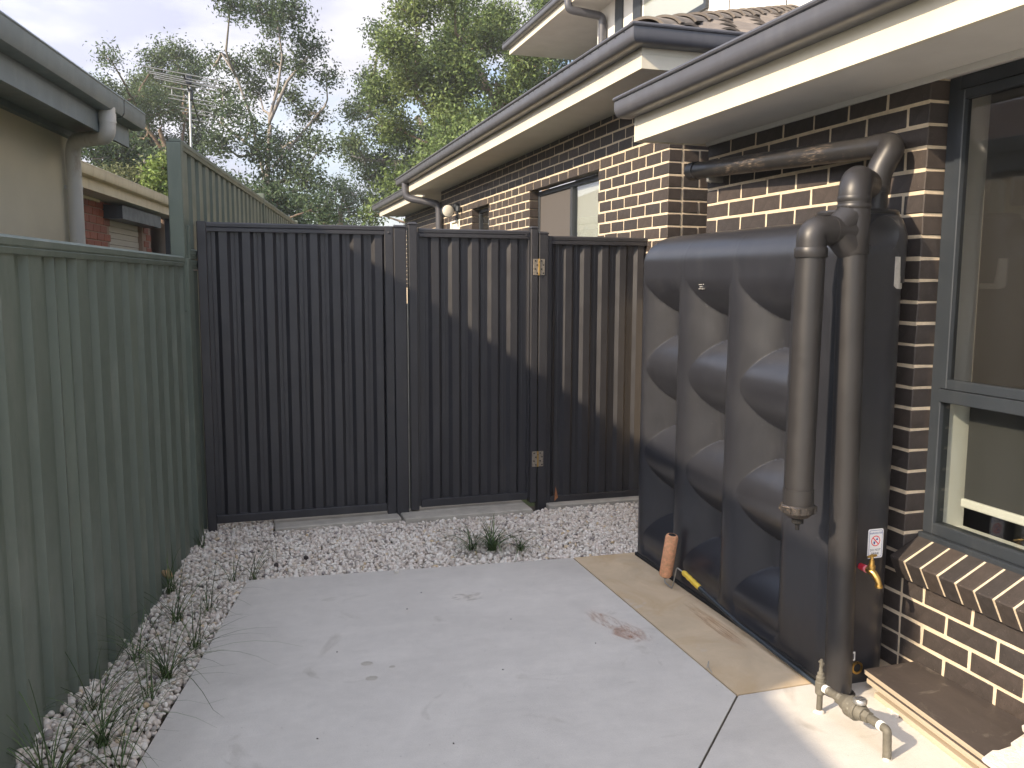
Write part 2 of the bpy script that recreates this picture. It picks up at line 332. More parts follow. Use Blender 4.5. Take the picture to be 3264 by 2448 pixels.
# slabs (tops at z=0, 5 mm apart at the joints)
mb = MB(); mb.prism([(-.023,4.671),(-.385,2.92),(-.96,.15),(-1.3,-1.5),(1.27,-1.5),(1.27,2.245),(1.786,2.772),(1.786,4.524)], -.10, 0)
mb.build('concrete_slab', mat('concrete'), kind='structure')
mb = MB(); mb.prism([(1.793,4.524),(1.793,2.776),(2.56,2.776),(2.56,4.50)], -.10, .001); mb.build('tank_pad', mat('concrete_pad'), kind='structure')
mb = MB(); mb.prism([(1.277,2.240),(1.277,-1.5),(2.6,-1.5),(2.6,2.769),(1.795,2.769)], -.10, 0); mb.build('concrete_path', mat('concrete'), kind='structure')
# dark grit filling the saw joints
mb = MB(); mb.prism([(1.27,-1.5),(1.277,-1.5),(1.277,2.240),(1.795,2.769),(2.56,2.769),(2.56,2.776),(1.793,2.776),(1.793,4.524),(1.786,4.524),(1.786,2.772),(1.27,2.245)], -.08, -.006); mb.build('slab_joint', mat('soil'), kind='structure')
# rust marks: thin stains on the slab
def stain(name, cx, cy, L_, W_, ang, col, thr, seed, z=.0015, label=None):
    c = Mat(name, col, .95); co = c.coord('Generated')
    mpn = c.n('ShaderNodeMapping'); mpn.inputs['Location'].default_value = (-1, -1, 0); mpn.inputs['Scale'].default_value = (2, 2, 0); c.l(co, mpn.inputs[0])
    g_ = c.n('ShaderNodeTexGradient', gradient_type='SPHERICAL'); c.l(mpn.outputs[0], g_.inputs[0])
    nz = c.n('ShaderNodeTexNoise', Scale=5, Detail=9, Roughness=.68, Distortion=.8); mp3 = c.n('ShaderNodeMapping'); mp3.inputs['Location'].default_value = (seed, seed*.7, 0); mp3.inputs['Scale'].default_value = (L_*3, W_*7, 1); c.l(co, mp3.inputs[0]); c.l(mp3.outputs[0], nz.inputs['Vector'])
    a_ = c.mul(nz.outputs['Fac'], c.mul(c.ramp(g_.outputs['Fac'], 0, .5), .30), 'ADD'); al = c.ramp(a_, thr, thr+.20); tr_ = c.n('ShaderNodeBsdfTransparent'); ms = c.n('ShaderNodeMixShader')
    c.l(c.mul(c.mul(al, c.ramp(g_.outputs['Fac'], 0, .6)), .42), ms.inputs[0]); c.l(tr_.outputs[0], ms.inputs[1]); c.l(c.b.outputs[0], ms.inputs[2]); c.l(ms.outputs[0], c.t.nodes['Material Output'].inputs['Surface'])
    mb = MB(); mb.add([(-L_/2,-W_/2,0),(L_/2,-W_/2,0),(L_/2,W_/2,0),(-L_/2,W_/2,0)], [(0,1,2,3)]); mb.xf(Matrix.Translation((cx, cy, z)) @ Matrix.Rotation(ang, 4, 'Z'))
    return mb.build(name, c.m, kind='structure')

# gravel bed: raised along the fence near the camera
def gz(x, y):
    t = np.clip((3.9-y)/.9, 0, 1); e = np.clip(1-(x-fx(y))/.42, 0, 1)
    return -.012 + .135*(t*t*(3-2*t))*e + .012*np.clip((y-4.7)/.5, 0, 1)
def slab_left(y): return np.where(y < 2.92, -.385+(y-2.92)*.2075, -.385+(y-2.92)*.2067)
def inside(x, y):
    a = (x > fx(y)-.01) & (x < slab_left(y)-.008) & (y < 4.671)
    b = (y >= 4.671-(x+.023)*.081+.006) & (y < 5.72) & (x > fx(y)-.01) & (x < 3.2) & ~((x > 1.79) & (y < 4.53))
    return (a & (y > 1.75)) | b | ((y > 5.6) & (y < 6.15) & (x > fx(y)) & (x < .145))
gx, gy = np.meshgrid(np.linspace(-1.1, 3.2, 130), np.linspace(1.2, 6.2, 120))
F = []; nx_ = 130
ins = inside(gx, gy) | (gx > 1.79)*(gy > 4.53) 
for j in range(119):
    for i in range(129):
        if inside(gx[j,i]+.01, gy[j,i]+.01) or inside(gx[j+1,i+1]-.01, gy[j+1,i+1]-.01): F.append((j*nx_+i, j*nx_+i+1, (j+1)*nx_+i+1, (j+1)*nx_+i))
V = np.stack([gx.ravel(), gy.ravel(), (gz(gx, gy)-.026).ravel()], 1)
npmesh('gravel_bed_base', V, np.array(F), mat('soil'), kind='structure')
def ico():
    t = (1+5**.5)/2
    v = np.array([(-1,t,0),(1,t,0),(-1,-t,0),(1,-t,0),(0,-1,t),(0,1,t),(0,-1,-t),(0,1,-t),(t,0,-1),(t,0,1),(-t,0,-1),(-t,0,1)], float); v /= np.linalg.norm(v[0])
    f = [(0,11,5),(0,5,1),(0,1,7),(0,7,10),(0,10,11),(1,5,9),(5,11,4),(11,10,2),(10,7,6),(7,1,8),(3,9,4),(3,4,2),(3,2,6),(3,6,8),(3,8,9),(4,9,5),(2,4,11),(6,2,10),(8,6,7),(9,8,1)]
    vl = [tuple(p) for p in v]; mid = {}; nf = []
    def md(a, b):
        k = (min(a, b), max(a, b))
        if k not in mid:
            p = (np.array(vl[a])+np.array(vl[b])); p /= np.linalg.norm(p); mid[k] = len(vl); vl.append(tuple(p))
        return mid[k]
    for a, b, c_ in f:
        x, y, z = md(a, b), md(b, c_), md(c_, a); nf += [(a,x,z),(b,y,x),(c_,z,y),(x,y,z)]
    return np.array(vl), np.array(nf)
IV, IF = ico()
def rotm(n):
    q = RNG.normal(size=(n, 4)); q /= np.linalg.norm(q, axis=1)[:, None]; a, b, c_, d = q.T
    return np.stack([np.stack([1-2*(c_*c_+d*d), 2*(b*c_-a*d), 2*(b*d+a*c_)], 1), np.stack([2*(b*c_+a*d), 1-2*(b*b+d*d), 2*(c_*d-a*b)], 1), np.stack([2*(b*d-a*c_), 2*(c_*d+a*b), 1-2*(b*b+c_*c_)], 1)], 1)
def pebbles(P, rad):
    n = len(P); bases = []
    for k in range(10):
        d = RNG.normal(size=(4, 3)); d /= np.linalg.norm(d, axis=1)[:, None]; b = IV.copy()
        for q in d: b *= (1-.11*np.clip(IV@q, 0, 1)**2*RNG.uniform(.3, 1.6))[:, None]
        bases.append(b)
    B = np.array(bases)[RNG.integers(0, 10, n)]
    sc = np.stack([RNG.uniform(.85, 1.35, n), RNG.uniform(.7, 1.05, n), RNG.uniform(.5, .85, n)], 1)*rad[:, None]
    W = np.einsum('nij,nkj->nki', rotm(n), B*sc[:, None, :]) + P[:, None, :]
    Fa = (IF[None] + (np.arange(n)*len(IV))[:, None, None]).reshape(-1, 3)
    return W.reshape(-1, 3), Fa
pts = []
for layer, zoff, step in ((0, -.013, .0240), (1, -.001, .0262)):
    X_, Y_ = np.meshgrid(np.arange(-1.0, 3.1, step), np.arange(1.75, 6.15, step*.93)); X_ = X_ + RNG.uniform(-.009, .009, X_.shape); Y_ = Y_ + RNG.uniform(-.009, .009, X_.shape)
    k = inside(X_, Y_); x_, y_ = X_[k], Y_[k]; pts.append(np.stack([x_, y_, gz(x_, y_)+zoff+RNG.uniform(-.005, .007, len(x_))], 1))
P = np.concatenate(pts); rad = RNG.uniform(.0095, .0165, len(P))*(1+.35*(RNG.random(len(P)) > .92)); rad *= np.where(P[:,0] > fx(P[:,1])+.7, 1.0, 1.0)
kk = ~((P[:,1] > 5.57) & (P[:,0] > .14)); P = P[kk]; rad = rad[kk]
V, F = pebbles(P, rad); npmesh('gravel', V, F, mat('pebble'), smooth=True, kind='stuff', label='white pebble gravel between slab, green fence and dark gates', cat='gravel')
# single stones that lie apart
for (x, y, r_, mt, lb) in ((2.185, 4.50, .012, 'pebble', 'single white pebble lying on the stained pad by the tank corner'), (.76, 4.56, .014, 'pebble', 'single pebble lying on the slab edge below the grass tuft'), (-.44, 4.72, .045, 'rock_tan', 'tan orange broken rock lying on white gravel against the green fence')):
    V, F = pebbles(np.array([[x, y, r_*.6+ (.045 if mt == 'rock_tan' else 0)]]), np.array([r_])); npmesh('stone', V, F, mat(mt), smooth=(mt == 'pebble'), label=lb, cat='stone')
for i, (x, y, lb) in enumerate(((.30, 4.95, 'dark grey pebble on the white gravel left of centre near the slab corner'), (.13, 4.87, 'dark slate pebble on gravel just beyond the slab corner'), (-.33, 3.35, 'dark brown pebble among white gravel by the near grass tufts'))):
    V, F = pebbles(np.array([[x if i != 2 else -.50, y, float(gz(np.array([x]), np.array([y]))[0])+.012]]), np.array([.017])); npmesh('stone', V, F, mat('brick_dark'), smooth=True, label=lb, cat='stone')
# concrete strips under the gates
mb = MB(); mb.bbox(.15, 5.545, -.12, .965, 5.86, .028, .006, .004, random); mb.build('gate_plinth', mat('concrete_old'), kind='structure')
mb = MB(); mb.bbox(.975, 5.50, -.12, 1.87, 5.86, .036, .006, .004, random); mb.build('gate_plinth', mat('concrete_old'), kind='structure')
mb = MB(); mb.bbox(2.03, 5.60, -.12, 3.0, 5.9, .02, .006, .004, random); mb.build('gate_plinth', mat('concrete_old'), kind='structure')

# ================================================================== NEW BRICK HOUSE
house = empty('brick_house', (3.4, 6, 0), 'dark brick house on the right with slate gutters and white fascia', 'house')
BH, BLn, JT = .0745, .228, .012
def brick_mesh(length, seed, n):
    r_ = random.Random(seed); mb = MB()
    # long axis y, face at x=0, body goes to +x
    mb.bbox(0, -length/2, -BH/2, .10, length/2, BH/2, .0035, .0016, r_)
    me = bpy.data.meshes.new('brick_shape'); me.from_pydata(mb.v, [], mb.f); me.materials.append(mat('brick_dark')); return me
FULL = [brick_mesh(BLn, 10+i, i) for i in range(5)]; HALF = [brick_mesh(.108, 30+i, i) for i in range(4)]; OTHER = {}
def bmesh_for(length):
    if abs(length-BLn) < .004: return random.choice(FULL)
    if abs(length-.108) < .004: return random.choice(HALF)
    k = round(length, 3)
    if k not in OTHER: OTHER[k] = brick_mesh(k, 77+len(OTHER), 0)
    return OTHER[k]
budget = [300]
class Wall:
    """a brick wall part: mortar core + bricks as children + joined rest"""
    def __init__(s, name, core_boxes, mortar='mortar'):
        mb = MB(); [mb.box(*b) for b in core_boxes]; s.o = mb.build(name, mat(mortar), house); s.rest = MB()
    def brick(s, x, y, z, length, face='x', single=True):
        me = bmesh_for(length); dx = random.uniform(-.0012, .0012); dz = random.uniform(-.0014, .0014)
        if single and budget[0] > 0:
            budget[0] -= 1; o = bpy.data.objects.new('brick', me); COL.objects.link(o); o.parent = s.o
            b = WL[s.o.name]; o.location = (x-b.x+(dx if face == 'x' else 0), y-b.y+(dx if face == 'y' else 0), z-b.z+dz)
            if face == 'y': o.rotation_euler = (0, 0, R(90))
        else:
            if face == 'x': s.rest.bbox(x+dx, y-length/2, z-BH/2+dz, x+dx+.1, y+length/2, z+BH/2+dz, .0035, .0014, random)
            else: s.rest.bbox(x-length/2, y+dx, z-BH/2+dz, x+length/2, y+dx+.1, z+BH/2+dz, .0035, .0014, random)
    def done(s):
        if s.rest.v: s.rest.build('brick_courses', mat('brick_dark'), s.o, kind='stuff')
def rowx(wall, x, y0, y1, zc, first, single, holes=()):
    """bricks along +y (or -y when y1<y0) starting at y0"""
    sgn = 1 if y1 > y0 else -1; p = y0; ln = first
    while (y1-p)*sgn > .03:
        q = min(ln, abs(y1-p)); a, b = p, p+sgn*q; lo, hi = min(a, b), max(a, b)
        segs = [(lo, hi)]
        for h0, h1, hz0, hz1 in holes:
            if hz0 < zc < hz1 and 0 < lo-h1 < .03: lo = h1; segs = [(lo, hi)]
            if hz0 < zc < hz1 and 0 < h0-hi < .03: hi = h0; segs = [(lo, hi)]
            if hz0 < zc < hz1:
                ns = []
                for u0, u1 in segs:
                    if u1 <= h0 or u0 >= h1: ns.append((u0, u1))
                    else:
                        if u0 < h0-.03: ns.append((u0, h0-.0))
                        if u1 > h1+.03: ns.append((h1+.0, u1))
                segs = ns
        for u0, u1 in segs: wall.brick(x, (u0+u1)/2, zc, u1-u0, 'x', single((u0+u1)/2, zc))
        p += sgn*(q+JT); ln = BLn
XA, YC, ZA0 = 2.56, 2.790, 2.299
# --- wall A (behind the tank) and under the window
wa = Wall('brick_wall', [(XA+.0025, YC+.0035, -.2, XA+.11, 4.455, 2.388), (XA+.0025, -1.2, -.2, XA+.11, YC-.0045+.009, .405)])
for k in range(-1, 27):
    zc = ZA0-.086*k-.043
    half = (k % 2 == 0)
    rowx(wa, XA, YC, 4.458, zc, .108 if half else BLn, (lambda y, z, k=k: (k < 8) or (y < 3.0 and k < 27)))
for k in range(22, 27):
    zc = ZA0-.086*k-.043; half = (k % 2 == 0)
    rowx(wa, XA, YC-.010, -1.1, zc, .108 if half else BLn, (lambda y, z: y > 1.55))
wa.done()
mb = MB()   # face of the straight joint between the pier and the wall under the window
# brick-on-edge sill, bricks tilted outward
sill = mb
so_ = bpy.data.meshes.new('sill_brick_shape')
r_ = random.Random(5); q = MB(); q.bbox(-.200, -.038, -.105, .03, .038, 0, .004, .0012, r_); so_.from_pydata(q.v, [], q.f); so_.materials.append(mat('brick_dark'))
ms_ = MB(); ms_.add([(-.1962, -3.95, -.1015), (.03, -3.95, -.1015), (.03, -.006, -.1015), (-.1962, -.006, -.1015), (-.1962, -3.95, -.0035), (.03, -3.95, -.0035), (.03, -.006, -.0035), (-.1962, -.006, -.0035)], [(0,3,2,1),(4,5,6,7),(0,1,5,4),(1,2,6,5),(2,3,7,6),(3,0,4,7)])
SM = Matrix.Translation((2.665, YC-.004, .585)) @ Matrix.Rotation(R(-27), 4, 'Y')
ms_.xf(SM); sillp = ms_.build('window_sill', mat('mortar'), house)
for i in range(42):
    pos = SM @ Vector((0, -.038-.086*i, 0))
    if i > 14: continue
    o = bpy.data.objects.new('brick', so_); COL.objects.link(o); o.parent = sillp; b = WL[house.name]
    o.location = (pos.x-b.x, pos.y-b.y+random.uniform(-.001, .001), pos.z-b.z); o.rotation_euler = (0, R(-27)+random.uniform(-.004, .004), 0)
# --- wall B further back
XB, YB, ZB0 = 2.788, 5.376, 2.499
HB = [(6.60, 8.36, 1.2, 2.497), (9.88, 10.66, 1.2, 2.497), (11.30, 11.86, 0, 2.455)]
cores = [(XB+.0025, YB+.004, -.2, XB+.11, 6.585, 2.90), (XB+.0025, 8.378, -.2, XB+.11, 9.862, 2.90), (XB+.0025, 10.678, -.2, XB+.11, 11.295, 2.90), (XB+.0025, 11.865, -.2, XB+.11, 12.41, 2.90)]
cores += [(XB+.003, 6.586, 2.512, XB+.11, 8.377, 2.90), (XB+.003, 9.863, 2.512, XB+.11, 10.677, 2.90), (XB+.003, 11.30, 2.455, XB+.11, 11.86, 2.90), (XB+.003, 6.60, -.2, XB+.11, 8.36, 1.2), (XB+.003, 9.88, -.2, XB+.11, 10.66, 1.2)]
cores += [(XB+.111, YB+.0045, -.2, 3.90, YB+.11, 2.90)]
wb = Wall('brick_wall', cores)
rowsB = list(range(-5, 12))
for k in rowsB:      # return facing the camera
    zc = ZB0-.086*k-.043; x = XB + (.110 if k % 2 else .230)+JT
    first = BLn if k % 2 == 0 else .110
    x = XB+.102+JT; ln = .128-JT if k % 2 == 0 else BLn
    while x < 3.5: wb.brick(x+ln/2, YB, zc, ln, 'y', (k < 8 and x < 3.0)); x += ln+JT; ln = BLn
for k in rowsB:
    zc = ZB0-.086*k-.043
    rowx(wb, XB, YB, 12.41, zc, .108 if k % 2 == 0 else BLn, (lambda y, z, k=k: k < 7 and y < 8.6), HB)
wb.done()
# --- wall C, set back at the far end
wc = Wall('brick_wall', [(3.144, 12.5, -.2, 3.25, 17.3, 2.90), (2.9, 12.30, -.2, 3.5, 12.405, 2.90)])
for k in range(-5, 12):
    rowx(wc, 3.14, 12.5, 17.3, ZB0-.086*k-.043, .108 if k % 2 == 0 else BLn, lambda y, z: False)
wc.done()
# dark back of the recess between the two brick walls
mb = MB(); mb.box(3.5, 4.3, -.2, 3.6, 5.376, 2.9); mb.box(2.67, 4.36, -.2, 3.5, 4.455, 2.55); mb.build('recess_wall', mat('brick_dark'), house)
# --- eaves
def eave(path, zs, over_pts, name_i, gut_h=.10, fas=.175):
    pass
FAS = lambda zs: [(0, zs-.006), (.020, zs-.006), (.020, zs+.075), (.016, zs+.079), (.016, zs+.175), (0, zs+.175)]
def gutter_prof(z):   # z = underside
    outer = [(.022, z), (.070, z), (.088, z+.002), (.101, z+.009), (.110, z+.021), (.115, z+.038), (.116, z+.060), (.116, z+.088), (.124, z+.093), (.127, z+.101), (.124, z+.110), (.116, z+.115), (.106, z+.112)]
    outer = [(.022+(o-.022)*1.12, zz) for o, zz in outer]
    inner = [(.116, z+.106), (.121, z+.100), (.121, z+.060), (.117, z+.046), (.109, z+.032), (.094, z+.020), (.060, z+.006), (.026, z+.006), (.026, z+.120), (.022, z+.120)]
    return outer+inner
def slots(mb, x, y0, y1, z, step=.105):
    y = y0
    while y < y1: mb.bbox(x-.003, y, z, x+.003, y+.016, z+.0045, .001); y += step
# eave A: near
mb = MB(); mb.sweep(FAS(2.392), [(2.160, -1.5), (2.160, 4.535)]); mb.box(2.1405, 4.5355, 2.386, 2.60, 4.555, 2.565); fA = mb.build('fascia', mat('fascia_white'), house)
mb = MB(); mb.sweep(gutter_prof(2.518), [(2.162, -1.5), (2.162, 4.60)]); mb.prism([(2.036,4.6005),(2.142,4.6005),(2.142,4.604),(2.036,4.604)], 2.560, 2.628); mb.prism([(2.062,4.6005),(2.142,4.6005),(2.142,4.604),(2.062,4.604)], 2.520, 2.5595)
gA = mb.build('gutter', mat('gutter_slate'), house, smooth=35)
mb = MB(); slots(mb, 2.0352, 1.5, 4.55, 2.606); mb.build('overflow_slots', mat('hole_black'), gA, kind='stuff')
mb = MB(); mb.box(2.1605, -1.5, 2.392, 2.5595, 4.535, 2.400); mb.box(2.5605, -1.5, 2.3885, 2.70, 4.5, 2.397); mb.build('soffit', mat('soffit'), house)
mb = MB(); mb.box(2.545, -1.5, 2.368, 2.5575, 4.458, 2.3915); mb.build('soffit_trim', mat('soffit'), house)
mb = MB(); mb.add([(2.08,-1.5,2.600),(2.08,4.57,2.600),(3.7,4.57,3.1),(3.7,-1.5,3.1)], [(0,3,2,1)]); mb.build('roof', mat('gutter_slate'), house)
# eave B: far, with return and hip
pathB = [(6.6, 4.885), (2.335, 4.885), (2.335, 12.95)]
mb = MB(); mb.sweep(FAS(2.885), [(6.6, 4.905), (2.355, 4.905), (2.355, 12.93)]); mb.build('fascia', mat('fascia_white'), house)
mb = MB(); mb.sweep(gutter_prof(3.0), [(6.6, 4.905), (2.355, 4.905), (2.355, 13.02)]); gB = mb.build('gutter', mat('gutter_slate'), house, smooth=35)
mb = MB(); slots(mb, 2.2282, 4.9, 12.9, 3.081, .13); mb.build('overflow_slots', mat('hole_black'), gB, kind='stuff')
mb = MB(); mb.box(2.3555, 4.9055, 2.885, 2.787, 12.93, 2.893); mb.box(2.7875, 4.9055, 2.8855, 6.6, 5.374, 2.8935); mb.box(2.7875, 12.42, 2.8855, 3.4, 12.93, 2.8935); mb.build('soffit', mat('soffit'), house)
# eave C
mb = MB(); mb.sweep(FAS(2.885), [(2.68, 12.96), (2.68, 17.45)]); mb.build('fascia', mat('fascia_white'), house)
mb = MB(); mb.sweep(gutter_prof(3.0), [(2.68, 13.05), (2.68, 17.75)]); mb.build('gutter', mat('gutter_slate'), house, smooth=35)
mb = MB(); mb.box(2.6805, 12.94, 2.8862, 3.139, 17.45, 2.894); mb.build('soffit', mat('soffit'), house)
# roof planes behind the gutters
PT = .408
def rz(d): return 3.085+PT*d
mb = MB(); mb.add([(2.30,4.86,rz(0)),(2.30,13.0,rz(0)),(5.86,13.0,rz(3.56)),(5.86,8.42,rz(3.56))], [(0,3,2,1)]); mb.add([(2.6,13.0,rz(0)),(2.6,17.8,rz(0)),(5.86,17.8,rz(3.26)),(5.86,13.0,rz(3.26))], [(0,3,2,1)])
rf = mb.build('roof', mat('tile_roof'), house)
# concrete roof tiles on the slope that faces the camera: low barrel profile
def tile_mesh():
    mb = MB(); n = 12; W_, L_ = .315, .40; V = []; F = []
    for j, yy in enumerate((0, L_)):
        for i in range(n+1):
            u = i/n; z = .034*math.sin(math.pi*min(1, u/.62))**.9 if u < .62 else .010*math.sin(math.pi*(u-.62)/.38)*-1
            V += [(u*W_, yy, z), (u*W_, yy, z-.014)]
    s2 = 2*(n+1)
    for i in range(n):
        a = 2*i; F += [(a, a+2, a+2+s2, a+s2), (a+1, a+1+s2, a+3+s2, a+3), (a, a+1, a+3, a+2)]
    mb.add(V, F)
    # scalloped dark underside of the front edge
    me = bpy.data.meshes.new('tile_shape'); me.from_pydata(mb.v, [], mb.f); me.polygons.foreach_set('use_smooth', [True]*len(me.polygons)); me.set_sharp_from_angle(angle=R(40)); me.materials.append(mat('tile_roof')); return me
TM = tile_mesh(); sl = math.atan(PT)
nrow = 11
for r0 in range(nrow):
    d = r0*.315
    x = 2.33+d+.05 + (.0 if r0 % 2 else .15)
    while x < min(6.2, 2.33+d+3.2):
        y = 4.84+d*math.cos(0); o = bpy.data.objects.new('roof_tile', TM); COL.objects.link(o); o.parent = rf; b = WL[house.name]
        o.location = (x-b.x, y-b.y, rz(y-4.86)+.018-b.z); o.rotation_euler = (sl-.03, 0, random.uniform(-.006, .006)); x += .300
# hip caps
def cap_mesh():
    mb = MB(); n = 10; V = []; F = []
    for j, (yy, rr_, zz) in enumerate(((0, .135, .0), (.40, .115, -.012))):
        for i in range(n+1):
            a = math.pi*(.12+.76*i/n); V += [(math.cos(a)*rr_, yy, math.sin(a)*rr_*.72+zz), (math.cos(a)*(rr_-.016), yy, math.sin(a)*(rr_-.016)*.72+zz-.004)]
    s2 = 2*(n+1)
    for i in range(n): a = 2*i; F += [(a, a+s2, a+2+s2, a+2), (a+1, a+3, a+3+s2, a+1+s2), (a, a+2, a+3, a+1)]
    mb.add(V, F); me = bpy.data.meshes.new('cap_shape'); me.from_pydata(mb.v, [], mb.f); me.polygons.foreach_set('use_smooth', [True]*len(me.polygons)); me.set_sharp_from_angle(angle=R(40)); me.materials.append(mat('tile_roof')); return me
CM = cap_mesh(); hd = Vector((1, 1, PT)).normalized()
nh = int((3.5*math.sqrt(2+PT*PT))/.36)
for i in range(nh):
    p = Vector((2.36, 4.92, rz(.04)-.01)) + hd*(.36*i+.02); o = bpy.data.objects.new('ridge_cap', CM); COL.objects.link(o); o.parent = rf; b = WL[house.name]
    ax_y = hd; ax_x = Vector((1, -1, 0)).normalized(); ax_z = ax_x.cross(ax_y)
    o.rotation_euler = Matrix((ax_x, ax_y, ax_z)).transposed().to_euler(); o.location = p-b
# mortar bedding below the caps
mb = MB(); mb.tube([Vector((2.36,4.94,rz(.04)-.03)), Vector((2.36,4.94,rz(.04)-.03))+hd*(.36*nh)], .075, 8); mb.build('roof_mortar', mat('mortar_grey'), rf)
# --- upper storey (set back above the tiled roof)
XU, ZU = 5.86, 6.11
mb = MB(); mb.box(XU, 4.0, 2.9, XU+.2, 13.88, ZU); mb.box(XU, 13.885, 2.9, 6.9, 14.0, ZU); mb.build('upper_wall', mat('cladding'), house)
mb = MB(); mb.box(6.67, 14.0, 2.9, 6.9, 17.0, ZU); mb.build('upper_wall', mat('cladding_grey'), house)
for y in (9.8, 8.6, 7.4):
    mb = MB(); mb.box(XU-.006, y-.006, 3.0, XU+.001, y+.006, ZU); mb.build('panel_joint', mat('frame_slate'), house)
mb = MB(); mb.sweep(FAS(ZU), [(5.26, 3.0), (5.26, 17.05)]); mb.build('fascia', mat('fascia_white'), house)
mb = MB(); mb.sweep(gutter_prof(ZU+.11), [(5.26, 3.0), (5.26, 17.2)]); mb.build('gutter', mat('gutter_slate'), house, smooth=35)
mb = MB(); mb.box(5.2605, 3, ZU, XU+1.0, 17.04, ZU+.01); mb.build('soffit', mat('soffit'), house)
mb = MB(); mb.add([(5.2,3,ZU+.2),(5.2,17.2,ZU+.2),(8,17.2,ZU+1.2),(8,3,ZU+1.2)], [(0,3,2,1)]); mb.build('roof', mat('tile_roof_old'), house)
# dark corner trims and the upper window
mb = MB(); mb.box(XU-.03, 12.95, 3.0, XU-.001, 13.22, ZU); mb.build('corner_trim', mat('frame_slate'), house)
mb = MB(); mb.box(XU-.03, 12.28, 3.0, XU-.001, 12.55, ZU); mb.build('corner_trim', mat('frame_slate'), house)
wu = MB(); wu.box(XU-.05, 10.3, 5.12, XU-.001, 12.2, 5.19); wu.box(XU-.05, 10.3, 5.19, XU-.001, 10.36, ZU); wu.build('window_frame', mat('frame_slate'), house)
mb = MB(); mb.box(XU-.012, 10.36, 5.19, XU-.004, 12.2, ZU); mb.build('window_pane', mat('glass'), house)
# downpipes of the house
def bend(pts, r_, n=14, seg=7, R_=.09):
    """polyline with rounded corners -> tube points"""
    P = [Vector(p) for p in pts]; out = [P[0]]
    for i in range(1, len(P)-1):
        a = (P[i-1]-P[i]).normalized(); b = (P[i+1]-P[i]).normalized(); d = min(R_, (P[i-1]-P[i]).length*.45, (P[i+1]-P[i]).length*.45)
        for k in range(seg+1):
            t = k/seg; out.append((P[i]+a*d)*(1-t)**2 + P[i]*2*t*(1-t) + (P[i]+b*d)*t*t)
    out.append(P[-1]); return out
mb = MB(); mb.tube(bend([(2.29, 12.55, 3.01), (2.29, 12.55, 2.80), (2.73, 12.30, 2.70), (2.73, 12.22, 0)], .05), .052, 16); mb.build('downpipe', mat('gutter_slate'), house, smooth=40)
def Ub(px, py, X):   # survey helper on the upper wall plane
    u, v = px, py; r = CF + CR*((u-1632)/FPX) - CU*((v-1224)/FPX); t = X/r.x; return Vector((X, r.y*t, EYE+r.z*t))
q0 = Ub(1811, 0, 5.2); q1 = Ub(1811, 30, 5.2); q2 = Ub(1921, 52, 5.78); q3 = Ub(1921, 140, 5.78)
mb = MB(); mb.tube(bend([(5.2, q1.y, ZU+.1), (5.2, q1.y, q1.z), (5.78, q2.y, q2.z), (5.78, q2.y, 3.4)], .05), .065, 14); mb.build('downpipe', mat('gutter_slate'), house, smooth=40)

# --- big window in wall A (camera side)
XW = 2.648
wn = MB()
for b in ((XW, 2.735, .585, XW+.055, 2.788, 2.3875), (XW, .6, .585, XW+.055, 2.7345, .632), (XW, .6, 2.335, XW+.055, 2.7345, 2.3875), (XW-.012, .6, 1.130, XW+.055, 2.7345, 1.182), (XW-.022, .6, .560, XW+.02, 2.788, .5845), (XW, .6, .632, XW+.055, .66, 2.335)):
    wn.box(*b, bev=.003)
wnd = wn.build('window', mat('frame_slate'), house)
sh = MB()
for b in ((XW-.010, 2.700, 1.184, XW+.03, 2.7345, 2.332), (XW-.010, .665, 1.184, XW+.03, 2.6995, 1.222), (XW-.010, .665, 2.296, XW+.03, 2.6995, 2.332)): sh.box(*b, bev=.003)
sh.build('sash', mat('frame_slate'), wnd)
mb = MB(); mb.box(XW+.018, .66, .632, XW+.022, 2.735, 1.130); mb.build('pane', mat('glass'), wnd)
mb = MB(); mb.box(XW+.010, .66, 1.222, XW+.014, 2.70, 2.296); mb.build('pane', mat('glass_dark'), wnd)
mb = MB(); mb.box(2.704, 2.745, .586, 2.815, 2.762, 2.40); mb.box(2.704, .6, .586, 2.815, 2.7445, .604); mb.build('reveal_lining', mat('paint_white'), wnd)
mb = MB(); mb.box(2.765, .6, .735, 2.768, 2.70, 2.36); mb.build('roller_blind', mat('blind_grey'), wnd)
mb = MB(); mb.box(2.752, .6, .700, 2.772, 2.705, .7345, bev=.004); mb.build('blind_rail', mat('paint_white'), wnd)
mb = MB(); mb.box(2.82, .2, .3, 2.83, 2.9, .586); mb.box(5.2, -1.2, 0, 5.3, 4.3, 2.6); mb.box(2.83, 2.9, .0, 5.2, 3.0, 2.6); mb.box(2.83, -1.3, 0, 5.2, -1.2, 2.6); mb.box(2.83, -1.2, 2.6, 5.2, 2.9, 2.7); mb.box(2.83, -1.2, 0, 5.2, 2.9, .1); mb.box(2.68, 2.80, .4, 2.83, 2.9, 2.6); mb.build('inner_room', mat('room_dark'), house)  # walls coloured near-black so the room looks unlit
